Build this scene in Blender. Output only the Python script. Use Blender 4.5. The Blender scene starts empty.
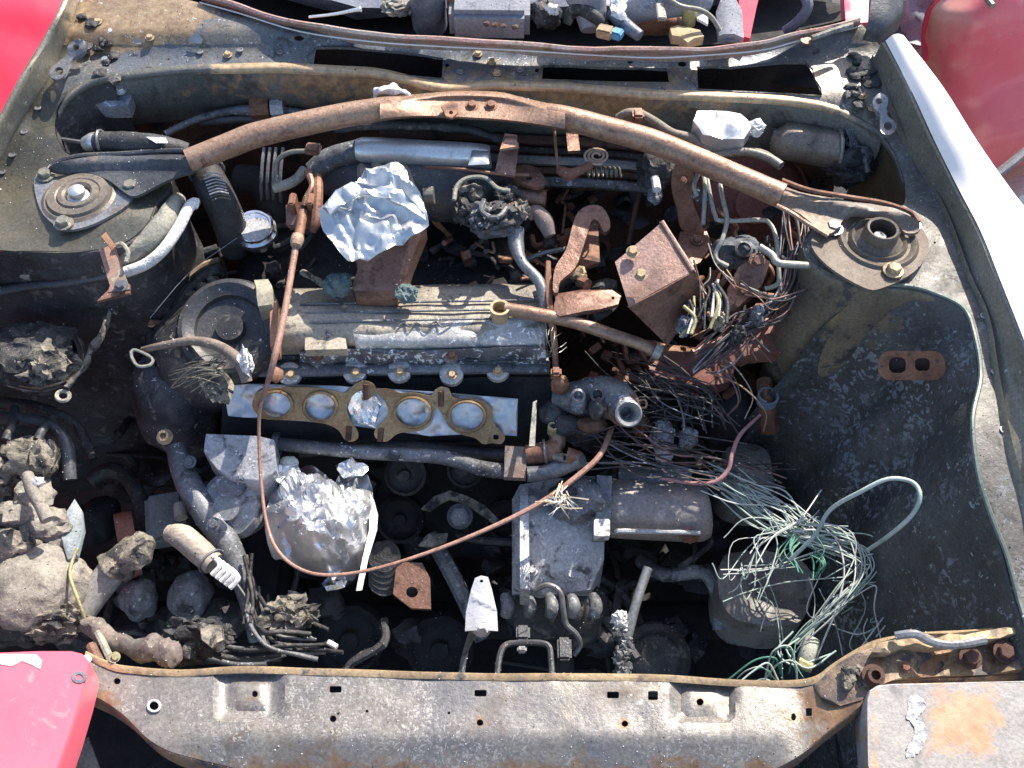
import bpy, bmesh, math, random
from mathutils import Vector, Matrix, noise, geometry
from mathutils.geometry import delaunay_2d_cdt
random.seed(7)
SC = bpy.context.scene
COL = SC.collection
# ------------------------------------------------------------------ camera
CAM_Z, PITCH, F = 1.82, math.radians(54), 1000.0
cd = bpy.data.cameras.new('camera'); cam = bpy.data.objects.new('camera', cd); COL.objects.link(cam)
cam.location = (0, 0, CAM_Z); cam.rotation_euler = (math.radians(90)-PITCH, 0, 0)
cd.sensor_width = 36; cd.lens = 36*F/1024; cd.clip_start = 0.02; cd.clip_end = 500
SC.camera = cam
# ------------------------------------------------------------------ light
SUN_EL, SUN_AZ = math.radians(45), math.radians(33)     # azimuth measured from +Y towards +X
w = bpy.data.worlds.new('World'); SC.world = w; w.use_nodes = True
nt = w.node_tree; bg = nt.nodes['Background']
sky = nt.nodes.new('ShaderNodeTexSky'); sky.sky_type = 'NISHITA'; sky.sun_disc = False
sky.sun_elevation = SUN_EL; sky.sun_rotation = SUN_AZ; sky.dust_density = 1.5
nt.links.new(sky.outputs[0], bg.inputs[0]); bg.inputs[1].default_value = 0.15
sd = bpy.data.lights.new('sun', 'SUN'); sd.energy = 5.0; sd.angle = math.radians(.5); sd.color = (1, .905, .775)
so = bpy.data.objects.new('sun', sd); COL.objects.link(so)
sdir = Vector((math.sin(SUN_AZ)*math.cos(SUN_EL), math.cos(SUN_AZ)*math.cos(SUN_EL), math.sin(SUN_EL)))
so.rotation_euler = sdir.to_track_quat('Z', 'Y').to_euler(); so.location = (1, 2, 4)
SC.view_settings.view_transform = 'Standard'; SC.view_settings.look = 'None'
SC.view_settings.gamma = 1; SC.view_settings.use_curve_mapping = False
SC.view_settings.exposure = 0.85

# ------------------------------------------------------------------ helpers
FW = Vector((0, math.cos(PITCH), -math.sin(PITCH))); UP = Vector((0, math.sin(PITCH), math.cos(PITCH)))
CP = Vector((0, 0, CAM_Z))
def ray(x, y): return FW + UP*((384-y)/F) + Vector((1, 0, 0))*((x-512)/F)
def P(x, y, z):
    d = ray(x, y); return CP + d*((z-CAM_Z)/d.z)
def S(x, y, z): return ((P(x, y, z)-CP).dot(FW))/F      # metres per pixel there
def Q(pts, z=None):
    return [P(p[0], p[1], p[2] if len(p) > 2 else z) for p in pts]
X, Y, Z = Vector((1, 0, 0)), Vector((0, 1, 0)), Vector((0, 0, 1))

def cr(pts, n=6, closed=False):                         # Catmull-Rom through tuples / vectors
    pts = [Vector(p) for p in pts]; N = len(pts); out = []
    if N < 3 and not closed:
        return [pts[0].lerp(pts[1], i/n) for i in range(n+1)]
    rng = range(N) if closed else range(N-1)
    for i in rng:
        p1, p2 = pts[i], pts[(i+1) % N]
        p0 = pts[i-1] if (closed or i > 0) else p1*2-p2
        p3 = pts[(i+2) % N] if (closed or i+2 < N) else p2*2-p1
        for k in range(n):
            t = k/n
            out.append(.5*((2*p1)+(p2-p0)*t+(2*p0-5*p1+4*p2-p3)*t*t+(3*p1-p0-3*p2+p3)*t**3))
    if not closed: out.append(pts[-1])
    return out
def circ(x, y, rx, ry=None, n=14, a0=0):
    ry = rx if ry is None else ry
    return [(x+rx*math.cos(a0+2*math.pi*i/n), y+ry*math.sin(a0+2*math.pi*i/n)) for i in range(n)]
def rrect(x0, y0, x1, y1, r=3, n=3):
    o = []
    for cx, cy, a in ((x1-r, y1-r, 0), (x0+r, y1-r, 90), (x0+r, y0+r, 180), (x1-r, y0+r, 270)):
        for k in range(n+1):
            t = math.radians(a+90*k/n); o.append((cx+r*math.cos(t), cy+r*math.sin(t)))
    return o
def inside(p, poly):
    c = False; x, y = p[0], p[1]; j = len(poly)-1
    for i in range(len(poly)):
        a, b = poly[i], poly[j]
        if (a[1] > y) != (b[1] > y) and x < (b[0]-a[0])*(y-a[1])/(b[1]-a[1])+a[0]: c = not c
        j = i
    return c
def BM(): return bmesh.new()
def frame(ax):
    ax = ax.normalized(); t = Z if abs(ax.z) < .9 else X
    u = ax.cross(t).normalized(); return u, ax.cross(u).normalized(), ax
def tube(bm, pts, r, seg=8, n=5, cap=True, wob=0, raw=False, hollow=0):
    """swept tube through world points; r = radius or list of radii (metres)"""
    k = len(pts)
    rs = list(r) if isinstance(r, (list, tuple)) else [r]*k
    p4 = [Vector((p[0], p[1], p[2], q)) for p, q in zip(pts, rs)]
    c = p4 if raw else cr(p4, n)
    cp = [v.to_3d() for v in c]; cq = [v[3] for v in c]
    rings = []; u = None
    for i, p in enumerate(cp):
        t = (cp[min(i+1, len(cp)-1)]-cp[max(i-1, 0)])
        t = t.normalized() if t.length > 1e-9 else Z
        if u is None: u = frame(t)[0]
        else:
            u = u-t*u.dot(t); u = u.normalized() if u.length > 1e-6 else frame(t)[0]
        v = t.cross(u); ring = []
        for j in range(seg):
            a = 2*math.pi*j/seg; rr = cq[i]
            d = u*math.cos(a)+v*math.sin(a)
            if wob: rr *= 1+wob*noise.noise((p+d*rr)*70)
            ring.append(bm.verts.new(p+d*rr))
        rings.append(ring)
    for a, b in zip(rings, rings[1:]):
        for j in range(seg):
            bm.faces.new((a[j], a[(j+1) % seg], b[(j+1) % seg], b[j]))
    if cap:
        if hollow:
            for ring, s in ((rings[0], 1), (rings[-1], -1)):
                c0 = sum((v.co for v in ring), Vector())/seg
                i0 = 0 if s == 1 else -1; i1 = 1 if s == 1 else -2
                d = (cp[i1]-cp[i0]).normalized()*cq[i0]*1.4
                r1 = [bm.verts.new(c0+(v.co-c0)*hollow) for v in ring]
                r2 = [bm.verts.new(v.co+d) for v in r1]
                for j in range(seg):
                    k2 = (j+1) % seg
                    bm.faces.new((ring[j], ring[k2], r1[k2], r1[j])); bm.faces.new((r1[j], r1[k2], r2[k2], r2[j]))
                bm.faces.new(r2)
        else:
            bm.faces.new(rings[0][::-1]); bm.faces.new(rings[-1])
    return bm
def lathe(bm, c, ax, prof, seg=24, sq=None, jit=0):
    """prof = [(radius, height)...] metres along ax from c"""
    u, v, a = frame(Vector(ax)); rings = []
    for r, h in prof:
        if r < 1e-6: rings.append([bm.verts.new(c+a*h)]); continue
        ring = []
        for j in range(seg):
            t = 2*math.pi*j/seg; rr = r*(1+jit*noise.noise(Vector((math.cos(t)*2, math.sin(t)*2, h*40))))
            ring.append(bm.verts.new(c+a*h+(u*math.cos(t)+v*math.sin(t))*rr))
        rings.append(ring)
    for p, q in zip(rings, rings[1:]):
        if len(p) == 1 and len(q) == 1: continue
        for j in range(seg):
            k = (j+1) % seg
            if len(p) == 1: bm.faces.new((p[0], q[k], q[j]))
            elif len(q) == 1: bm.faces.new((p[j], p[k], q[0]))
            else: bm.faces.new((p[j], p[k], q[k], q[j]))
    for ring in (rings[0], rings[-1]):
        if len(ring) > 1: bm.faces.new(ring)
    return bm
def box(bm, c, ax, size, bev=.002):
    """ax = (ux, uy) or None; size full lengths"""
    if ax is None: u, v = X, Y
    else: u, v = Vector(ax[0]).normalized(), Vector(ax[1]).normalized()
    wv = u.cross(v).normalized(); v = wv.cross(u)
    m = Matrix((u, v, wv)).transposed().to_4x4(); m.translation = c
    r = bmesh.ops.create_cube(bm, size=1, matrix=m @ Matrix.Diagonal((size[0], size[1], size[2], 1)))
    if bev:
        es = list({e for vv in r['verts'] for e in vv.link_edges})
        bmesh.ops.bevel(bm, geom=es, offset=min(bev, min(size)*.4), segments=2, affect='EDGES')
    return bm
def blob(bm, c, rad, amp=.25, fq=2.2, sub=3, seed=0, rot=0):
    r = bmesh.ops.create_icosphere(bm, subdivisions=sub, radius=1)
    R = Matrix.Rotation(rot, 3, 'Z'); s = Vector((seed*3.7, seed*1.3, seed*2.1))
    for v in r['verts']:
        d = v.co.copy(); k = 1+amp*.7*noise.noise(d*fq*.8+s)
        w_ = noise.noise_vector(d*fq*1.3+s)*amp*.55+noise.noise_vector(d*fq*3+s)*amp*.22+noise.noise_vector(d*fq*7+s)*amp*.07
        v.co = c+R @ Vector(((d.x*k+w_.x)*rad[0], (d.y*k+w_.y)*rad[1], (d.z*k+w_.z)*rad[2]))
    return bm
def loft(bm, rows, n=5, closed=False, m=1, jit=0):
    """rows = list of lists of world points (same count); smooth along the row, m subdivisions across"""
    rr = [cr(r, n) for r in rows]; L = len(rr[0]); cols = []
    for i in range(L):
        c = [r[i] for r in rr]
        cols.append(cr(c, m) if m > 1 else c)
    g = [[bm.verts.new(p+(noise.noise_vector(p*14)*jit if jit else Vector())) for p in c] for c in cols]
    for i in range(L-1):
        for j in range(len(g[0])-1):
            bm.faces.new((g[i][j], g[i+1][j], g[i+1][j+1], g[i][j+1]))
    return bm
def sheet(bm, outer, zf, holes=(), grid=14, th=.003, off=None, jit=.0, jf=9, fine=None):
    """sheet metal: outline and holes as (px,py) converted at height zf(x,y); th thickness along -off"""
    outer = [(p[0], p[1]) for p in outer]; holes = [[(p[0], p[1]) for p in h] for h in holes]
    pts = []; edges = []
    for lp in [outer]+holes:
        b = len(pts); pts += lp; edges += [(b+i, b+(i+1) % len(lp)) for i in range(len(lp))]
    nb = len(pts)
    xs = [p[0] for p in outer]; ys = [p[1] for p in outer]
    gx = min(xs)+grid*.5
    def far(p):
        for q in pts[:nb]:
            if abs(q[0]-p[0]) < grid*.35 and abs(q[1]-p[1]) < grid*.35: return False
        return True
    while gx < max(xs):
        gy = min(ys)+grid*.5
        while gy < max(ys):
            p = (gx+random.uniform(-1, 1)*grid*.1, gy+random.uniform(-1, 1)*grid*.1)
            if inside(p, outer) and not any(inside(p, h) for h in holes) and far(p): pts.append(p)
            gy += grid
        gx += grid
    vs, es, fs, _, _, _ = delaunay_2d_cdt([Vector(p) for p in pts], edges, [], 0, 1e-4)
    keep = []
    for f in fs:
        c = sum((vs[i] for i in f), Vector((0, 0)))/len(f)
        if inside(c, outer) and not any(inside(c, h) for h in holes): keep.append(f)
    off = Z if off is None else Vector(off).normalized()
    top = []; bot = []
    for v in vs:
        p = P(v.x, v.y, zf(v.x, v.y) if callable(zf) else zf)
        if jit: p = p+off*jit*(noise.noise(p*jf)+.5*noise.noise(p*jf*3.1))
        top.append(bm.verts.new(p)); bot.append(bm.verts.new(p-off*th))
    cnt = {}
    for f in keep:
        for i in range(3):
            a, b = f[i], f[(i+1) % 3]; cnt.setdefault((min(a, b), max(a, b)), []).append((a, b))
        try:
            bm.faces.new([top[i] for i in f]); bm.faces.new([bot[i] for i in reversed(f)])
        except ValueError: pass
    for k, l in cnt.items():
        if len(l) == 1:
            a, b = l[0]
            try: bm.faces.new((top[b], top[a], bot[a], bot[b]))
            except ValueError: pass
    bmesh.ops.delete(bm, geom=[v for v in top+bot if not v.link_faces], context='VERTS')
    return bm
def foil(bm, outer, zf, amp=.006, grid=5, seed=0, th=.0006, fq=22, folds=26, soft=1.0):
    s = Vector((seed*5.1, seed, 0)); n0 = len(bm.verts)
    sheet(bm, outer, zf, grid=grid, th=th)
    bm.verts.ensure_lookup_table()
    rf = random.Random(seed*31+5); cs = [v.co for v in bm.verts[n0:]]; x0, x1 = min(c.x for c in cs), max(c.x for c in cs); y0, y1 = min(c.y for c in cs), max(c.y for c in cs); sz = max(x1-x0, y1-y0)
    fl = []
    for _ in range(folds):
        a_ = rf.uniform(0, math.pi); fl.append((rf.uniform(x0, x1), rf.uniform(y0, y1), math.cos(a_), math.sin(a_), rf.choice((-1, 1))*rf.uniform(.3, 1), sz*rf.uniform(.03, .10), sz*rf.uniform(.15, .6)))
    for v in bm.verts[n0:]:
        for fx, fy, ca, sa, h_, wd, ln in fl:
            dx, dy = v.co.x-fx, v.co.y-fy; al = abs(dx*ca+dy*sa); ac = abs(-dx*sa+dy*ca)
            if al < ln and ac < wd: v.co.z += h_*amp*.75*(1-ac/wd)*(1-(al/ln)**2)
        q = v.co*fq+s
        k = abs(noise.noise(q))+.5*abs(noise.noise(q*2.3))+.25*abs(noise.noise(q*5))
        cell = noise.voronoi(v.co*fq*1.3+s)[0]; k += .6*(cell[1]-cell[0])
        v.co += (Z*amp*k+noise.noise_vector(q)*amp*.4)*soft
    return bm
def build(name, bm, mat, parent=None, ang=40, label=None, cat=None, group=None, kind=None):
    bmesh.ops.recalc_face_normals(bm, faces=bm.faces[:])
    me = bpy.data.meshes.new(name)
    if parent is not None:
        o0 = parent.matrix_world.translation if parent.parent is None else parent['_w']
        o0 = Vector(o0)
    else:
        lo = Vector((min(v.co.x for v in bm.verts), min(v.co.y for v in bm.verts), min(v.co.z for v in bm.verts)))
        hi = Vector((max(v.co.x for v in bm.verts), max(v.co.y for v in bm.verts), 0))
        o0 = Vector(((lo.x+hi.x)/2, (lo.y+hi.y)/2, lo.z))
    bm.transform(Matrix.Translation(-o0)); bm.to_mesh(me); bm.free()
    me.materials.append(mat)
    for p in me.polygons: p.use_smooth = True
    me.set_sharp_from_angle(angle=math.radians(ang))
    o = bpy.data.objects.new(name, me); COL.objects.link(o)
    if parent is not None: o.parent = parent; o['_w'] = list(o0)
    else:
        o.location = o0; o['_w'] = list(o0)
    for k, v in (('label', label), ('category', cat), ('group', group), ('kind', kind)):
        if v: o[k] = v
    return o
def thing(name, label, cat, loc, group=None):
    o = bpy.data.objects.new(name, None); COL.objects.link(o); o.location = loc; o.empty_display_size = .02
    o['label'] = label; o['category'] = cat; o['_w'] = list(loc)
    if group: o['group'] = group
    o.matrix_world = Matrix.Translation(loc)
    return o
# bolts: one shared mesh, copied
BOLT = {}
def bolt(parent, c, ax, r, mat, name='bolt', washer=True, hollow=False):
    key = (round(r, 4), tuple(round(a, 2) for a in ax), mat.name, washer, hollow)
    if key not in BOLT:
        bm = BM()
        if washer: lathe(bm, Vector(), ax, [(0, 0), (r*1.45, 0), (r*1.45, r*.22), (r*1.1, r*.25)], 16)
        lathe(bm, Vector(), ax, [(0, .0), (r, r*.1), (r, r*.9), (r*.86, r*1.05), (0, r*1.05)] if not hollow else
              [(0, 0), (r, r*.1), (r, r*1.2), (r*.6, r*1.2), (r*.6, r*.3), (0, r*.3)], 6 if not hollow else 14)
        o = build(name, bm, mat, parent, 25); me = o.data
        for v in me.vertices: v.co += Vector(parent['_w'])      # back to bolt space
        BOLT[key] = me; o.location = c-Vector(parent['_w']); o['_w'] = list(c); return o
    o = bpy.data.objects.new(name, BOLT[key]); COL.objects.link(o); o.parent = parent
    o.location = c-Vector(parent['_w']); o['_w'] = list(c)
    return o
def wires(parent, path, count, spread, r, mat, seed=0, name='wire', seg=5, loose=1.5, taper=True):
    rnd = random.Random(seed)
    for k in range(count):
        pts = []; oa = Vector((rnd.gauss(0, 1), rnd.gauss(0, 1), rnd.gauss(0, .8)))*spread*.5; ob = Vector((rnd.gauss(0, 1), rnd.gauss(0, 1), rnd.gauss(0, .7)))*spread*.45*loose; ph = rnd.uniform(0, 6.28); wl = rnd.uniform(.5, 1.1)
        for i, p in enumerate(path):
            f = 1 if not taper else (.5+1.0*abs(i/(len(path)-1)-.5))
            pts.append(p+oa*f+ob*math.sin(ph+i*wl)+Vector((rnd.gauss(0, 1), rnd.gauss(0, 1), rnd.gauss(0, .6)))*spread*.12*loose)
        tgt = mat[k % len(mat)] if isinstance(mat, (list, tuple)) else mat
        build(name, tube(BM(), pts, r*rnd.uniform(.7, 1.25), seg, 5), tgt, parent, 80)

def pr(p):
    v = p-CP; d = v.dot(FW); return 512+F*v.x/d, 384-F*v.dot(UP)/d
def set_stain(o, fn):                                   # wear map stored on the metal itself
    a = o.data.attributes.new('stain', 'FLOAT', 'POINT'); w0 = Vector(o['_w'])
    for i, v in enumerate(o.data.vertices): a.data[i].value = max(0, min(1.2, fn(*pr(v.co+w0))))
# ------------------------------------------------------------------ materials
def grime(name, c1, c2, c3=None, s=9, a=(.42, .58), rough=.7, metal=0, bump=.25, s3=30, a3=(.58, .66), fine=.35, speck=0, speckc=(.6, .62, .64), rvar=.15, bs=1.0, flake=None, stain=None):
    """mottled burnt surface: c1/c2 in large patches, c3 in smaller ones, grain, optional pale specks"""
    m = bpy.data.materials.new(name); m.use_nodes = True; t = m.node_tree; N = t.nodes; L = t.links
    b = N['Principled BSDF']; tc = N.new('ShaderNodeTexCoord'); mp = N.new('ShaderNodeMapping')
    L.new(tc.outputs['Object'], mp.inputs[0]); mp.inputs['Location'].default_value = (hash3(name), hash3(name+'y'), hash3(name+'z'))
    def nz(sc, det=5, ro=.6, dist=.4):
        n = N.new('ShaderNodeTexNoise'); n.inputs['Scale'].default_value = sc; n.inputs['Detail'].default_value = det
        n.inputs['Roughness'].default_value = ro; n.inputs['Distortion'].default_value = dist; L.new(mp.outputs[0], n.inputs['Vector']); return n.outputs[0]
    def mr(src, lo, hi, o0=0, o1=1):
        r = N.new('ShaderNodeMapRange'); r.inputs[1].default_value = lo; r.inputs[2].default_value = hi
        r.inputs[3].default_value = o0; r.inputs[4].default_value = o1; L.new(src, r.inputs[0]); return r.outputs[0]
    def mix(fac, A, Bc, mode='MIX'):
        x = N.new('ShaderNodeMix'); x.data_type = 'RGBA'; x.blend_type = mode
        L.new(fac, x.inputs[0]) if not isinstance(fac, float) else setattr(x.inputs[0], 'default_value', fac)
        for s_, v in ((6, A), (7, Bc)):
            if isinstance(v, tuple): x.inputs[s_].default_value = (*v, 1)
            else: L.new(v, x.inputs[s_])
        return x.outputs[2]
    n1 = nz(s, 6, .66, .25); col = mix(mr(n1, *a), tuple(c1), tuple(c2))
    n3 = nz(s3, 5, .65, .5)
    if c3: col = mix(mr(n3, *a3), col, tuple(c3))
    nf = nz(260, 4, .7, 0)
    g = mr(nf, .3, .7, 1-fine, 1+fine*.8)
    cc = N.new('ShaderNodeCombineColor')
    for i in range(3): L.new(g, cc.inputs[i])
    col = mix(1.0, col, cc.outputs[0], 'MULTIPLY')
    if flake:
        vv = N.new('ShaderNodeTexVoronoi'); vv.inputs['Scale'].default_value = flake[0]; vv.inputs['Randomness'].default_value = 1
        ad = N.new('ShaderNodeMix'); ad.data_type = 'RGBA'; ad.inputs[0].default_value = .06
        nd = N.new('ShaderNodeTexNoise'); nd.inputs['Scale'].default_value = flake[0]*.7; nd.inputs['Detail'].default_value = 4; L.new(mp.outputs[0], nd.inputs['Vector'])
        L.new(mp.outputs[0], ad.inputs[6]); L.new(nd.outputs['Color'], ad.inputs[7]); L.new(ad.outputs[2], vv.inputs['Vector'])
        mk = mr(nz(flake[1], 4, .6, .2), .47, .56); cell = mr(vv.outputs['Distance'], .42, .30)
        mu = N.new('ShaderNodeMath'); mu.operation = 'MULTIPLY'; L.new(mk, mu.inputs[0]); L.new(cell, mu.inputs[1]); col = mix(mu.outputs[0], col, tuple(flake[2]))
    if stain:
        at = N.new('ShaderNodeAttribute'); at.attribute_name = 'stain'; sn = nz(38, 6, .7, .3)
        m1 = N.new('ShaderNodeMath'); m1.operation = 'ADD'; L.new(at.outputs['Fac'], m1.inputs[0]); L.new(mr(sn, .3, .7, -.45, .45), m1.inputs[1])
        col = mix(mr(m1.outputs[0], .35, .75), col, mix(mr(nz(90, 5, .7), .35, .65), tuple(stain[0]), tuple(stain[1])))
    if speck:
        vo = nz(95, 3, .8, .2); col = mix(mr(vo, .72-speck, .75-speck), col, tuple(speckc))
    L.new(col, b.inputs['Base Color'])
    L.new(mr(n3, .3, .7, max(.05, rough-rvar), min(1, rough+rvar)), b.inputs['Roughness'])
    b.inputs['Metallic'].default_value = metal
    b1 = N.new('ShaderNodeBump'); b1.inputs['Strength'].default_value = bump; b1.inputs['Distance'].default_value = .004*bs; L.new(n3, b1.inputs['Height'])
    b2 = N.new('ShaderNodeBump'); b2.inputs['Strength'].default_value = min(1, bump*1.3); b2.inputs['Distance'].default_value = .0012*bs
    L.new(nf, b2.inputs['Height']); L.new(b1.outputs[0], b2.inputs['Normal']); L.new(b2.outputs[0], b.inputs['Normal'])
    m['_b'] = 1
    return m
def hash3(s):
    h = 0
    for ch in s: h = (h*31+ord(ch)) % 9973
    return h/997.0
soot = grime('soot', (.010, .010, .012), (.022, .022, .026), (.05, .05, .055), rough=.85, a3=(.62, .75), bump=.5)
char = grime('charred_plastic', (.018, .018, .02), (.05, .05, .055), (.14, .13, .12), rough=.6, a3=(.56, .68), bump=.9, s3=45, speck=.05, speckc=(.3, .3, .3))
charlit = grime('ash_crust', (.12, .11, .09), (.28, .25, .2), (.035, .035, .04), rough=.9, bump=1, s3=60, a3=(.5, .6), s=25, speck=.05, speckc=(.5, .45, .36))
ashy = grime('pale_ash', (.20, .185, .16), (.31, .285, .245), (.11, .10, .095), rough=.9, bump=.8, s3=40, a3=(.55, .68), s=14)
steel = grime('burnt_grey_steel', (.17, .175, .19), (.30, .305, .32), (.12, .09, .07), rough=.36, metal=.45, a3=(.6, .7), bump=.25, speck=.06, s=7)
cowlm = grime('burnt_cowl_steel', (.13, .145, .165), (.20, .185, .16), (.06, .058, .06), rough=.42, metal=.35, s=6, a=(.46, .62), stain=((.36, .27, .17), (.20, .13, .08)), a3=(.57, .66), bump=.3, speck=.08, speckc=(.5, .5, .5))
support = grime('scorched_cross_member_steel', (.17, .165, .17), (.27, .245, .21), (.14, .115, .10), rough=.42, metal=.35, s=5, a=(.40, .62), a3=(.52, .74), bump=.25, stain=((.26, .165, .09), (.16, .09, .055)), flake=(120, 12, (.33, .315, .30)), speck=.03, speckc=(.6, .58, .55), s3=18)
ochre = grime('ochre_scorched_steel', (.46, .34, .20), (.28, .20, .12), (.10, .095, .10), rough=.6, metal=.1, s=9, a3=(.57, .68), bump=.3)
rust = grime('rusty_steel', (.19, .085, .055), (.28, .15, .09), (.10, .055, .045), rough=.65, s=14, a3=(.55, .68), bump=.35, metal=.15)
rustpink_lit = grime('pale_pink_rust', (.34, .225, .195), (.28, .175, .14), (.20, .11, .08), rough=.4, s=10, a3=(.55, .72), bump=.25, metal=.35, s3=40)  # sunlit look of the box's upper face put into a lighter rust
rustpink = grime('pinkish_rust', (.26, .15, .115), (.20, .105, .075), (.11, .055, .04), rough=.45, s=18, a3=(.52, .66), bump=.35, metal=.35, s3=45)
rustdark = grime('dark_rust', (.085, .04, .028), (.13, .065, .04), (.03, .025, .025), rough=.75, s=10, a3=(.52, .65), bump=.4)
barm = grime('strut_bar_rust', (.29, .18, .125), (.36, .24, .17), (.19, .105, .08), rough=.45, s=9, a3=(.54, .68), bump=.3, metal=.35, s3=50)
blacksteel = grime('sooty_dark_steel', (.05, .053, .06), (.10, .105, .115), (.17, .14, .11), rough=.45, metal=.3, s=9, a3=(.6, .72), bump=.3, speck=.05, speckc=(.3, .3, .32))
towerl = grime('olive_grey_tower_steel', (.085, .085, .075), (.15, .135, .10), (.05, .053, .06), rough=.38, metal=.4, s=6, a3=(.62, .74), bump=.15)
gutter = grime('olive_gutter_steel', (.19, .18, .14), (.25, .24, .21), (.12, .11, .09), rough=.4, metal=.25, s=7, a3=(.6, .72), bump=.15, speck=.05)
apronm = grime('blistered_black_apron_paint', (.045, .047, .046), (.095, .098, .098), (.05, .04, .035), rough=.5, s=6, a=(.40, .64), a3=(.52, .70), bump=.9, speck=.09, speckc=(.24, .26, .28), s3=38, flake=(75, 9, (.17, .19, .21)), stain=((.26, .19, .10), (.13, .10, .07)))
alu = grime('chalky_aluminium', (.33, .34, .36), (.48, .49, .51), (.10, .10, .11), rough=.6, metal=.3, s=14, a3=(.56, .66), bump=.4, speck=.1, speckc=(.75, .76, .78), s3=38)
aludark = grime('sooty_aluminium', (.11, .115, .125), (.20, .21, .23), (.05, .05, .055), rough=.55, metal=.3, s=12, a3=(.55, .66), bump=.45, speck=.1, speckc=(.5, .52, .56), s3=38)
cover = grime('burnt_valve_cover', (.36, .32, .26), (.22, .205, .18), (.10, .10, .10), rough=.55, metal=.3, s=9, a3=(.58, .68), bump=.35, speck=.07, speckc=(.6, .6, .6))
gask = grime('heat_browned_gasket', (.33, .235, .13), (.24, .15, .075), (.12, .08, .055), rough=.42, metal=.5, s=14, a3=(.6, .72), bump=.15)
pipe = grime('grey_pipe', (.16, .165, .18), (.24, .25, .26), (.09, .08, .07), rough=.4, metal=.4, s=20, a3=(.6, .7), bump=.2)
brakel = grime('pale_brake_line', (.30, .31, .28), (.36, .34, .28), (.17, .13, .10), rough=.45, metal=.4, s=20, a3=(.6, .7), bump=.15)
silver = grime('bright_silver_metal', (.62, .63, .64), (.74, .75, .76), (.4, .4, .41), rough=.42, metal=.7, s=14, a3=(.62, .72), bump=.12, fine=.15)
foilm = grime('aluminium_foil', (.82, .84, .86), (.88, .89, .9), None, rough=.3, metal=.92, s=14, bump=.25, fine=.05, rvar=.1, s3=60)
foilw = grime('dull_foil_tape', (.50, .54, .58), (.60, .63, .66), None, rough=.42, metal=.7, s=14, bump=.15, fine=.06, rvar=.08)
redp = grime('red_car_paint', (.72, .035, .07), (.70, .06, .10), (.80, .30, .32), rough=.22, s=3, a3=(.66, .8), bump=.03, fine=.06, rvar=.08, s3=7)  # pink patches painted in for pale reflections on the fender
redfade = grime('faded_red_paint', (.84, .16, .22), (.80, .13, .19), (.86, .26, .28), rough=.35, s=3, bump=.03, fine=.05, rvar=.05)
whiteb = grime('scorched_white_paint', (.70, .66, .62), (.78, .76, .74), (.6, .3, .3), rough=.3, s=6, a3=(.66, .8), bump=.05, fine=.06)
chalk = grime('white_ash', (.62, .62, .62), (.78, .78, .78), (.35, .34, .34), rough=.9, s=25, a3=(.58, .7), bump=.9, s3=70)
hose = grime('charred_rubber_hose', (.02, .02, .022), (.045, .045, .05), (.12, .12, .12), rough=.6, s=20, a3=(.62, .74), bump=.6, s3=50)
hosel = grime('ashy_hose', (.24, .235, .20), (.34, .325, .27), (.10, .095, .09), rough=.8, s=18, a3=(.56, .68), bump=.6, s3=50)
creamh = grime('cream_scorched_hose', (.42, .37, .30), (.32, .28, .23), (.14, .13, .12), rough=.6, s=20, a3=(.58, .7), bump=.4)
cablem = grime('copper_brown_cable', (.28, .15, .11), (.36, .21, .16), (.16, .09, .07), rough=.6, s=20, bump=.2)
palew = grime('pale_green_wire', (.32, .42, .38), (.44, .50, .46), (.22, .30, .28), rough=.55, s=20, bump=.1, fine=.1)
palew2 = grime('whitish_wire', (.58, .60, .58), (.48, .50, .48), None, rough=.5, s=20, bump=.1, fine=.1)
greenw = grime('green_wire', (.04, .17, .12), (.08, .24, .18), None, rough=.5, s=20, bump=.1)
dwire = grime('burnt_wire', (.035, .032, .034), (.08, .07, .07), (.16, .10, .09), rough=.6, s=20, bump=.1)
rwire = grime('purplish_copper_wire', (.18, .10, .10), (.26, .16, .15), None, rough=.5, metal=.3, s=20, bump=.1)
strawm = grime('straw_fibre', (.5, .38, .2), (.62, .55, .42), None, rough=.8, s=20, bump=.1)
rock = grime('green_grey_clod', (.10, .15, .155), (.16, .21, .205), (.06, .08, .08), rough=.95, s=30, bump=1, s3=60)
glue = grime('melted_plastic_drip', (.26, .28, .33), (.38, .40, .45), None, rough=.12, s=20, bump=.4, fine=.05)
groundm = grime('ground', (.06, .058, .055), (.10, .095, .09), (.16, .15, .14), rough=.95, s=3, bump=.7, s3=60)
greyseat = grime('grey_cloth', (.20, .21, .25), (.27, .28, .32), (.12, .12, .14), rough=.85, s=10, bump=.4)
bluegrey = grime('dusty_blue_grey_plastic', (.10, .12, .17), (.17, .19, .24), (.05, .05, .07), rough=.5, s=10, bump=.3)
bluep = grime('blue_plastic', (.05, .22, .42), (.1, .3, .5), None, rough=.4, s=10, bump=.1)
yellm = grime('yellowed_plastic', (.38, .34, .16), (.28, .25, .15), (.12, .1, .07), rough=.5, s=20, bump=.3)
rocker = grime('rust_patch_on_lamp_lid', (.36, .345, .35), (.42, .27, .16), (.30, .29, .29), rough=.45, metal=.15, s=5.5, a=(.5, .53), a3=(.62, .75), bump=.25, s3=40)
# ------------------------------------------------------------------ setting
bm = BM(); g = 40
vs = [[bm.verts.new(Vector((-60+120*i/g, -60+120*j/g, 0))) for j in range(g+1)] for i in range(g+1)]
for i in range(g):
    for j in range(g): bm.faces.new((vs[i][j], vs[i+1][j], vs[i+1][j+1], vs[i][j+1]))
build('ground', bm, groundm, kind='structure')

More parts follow.
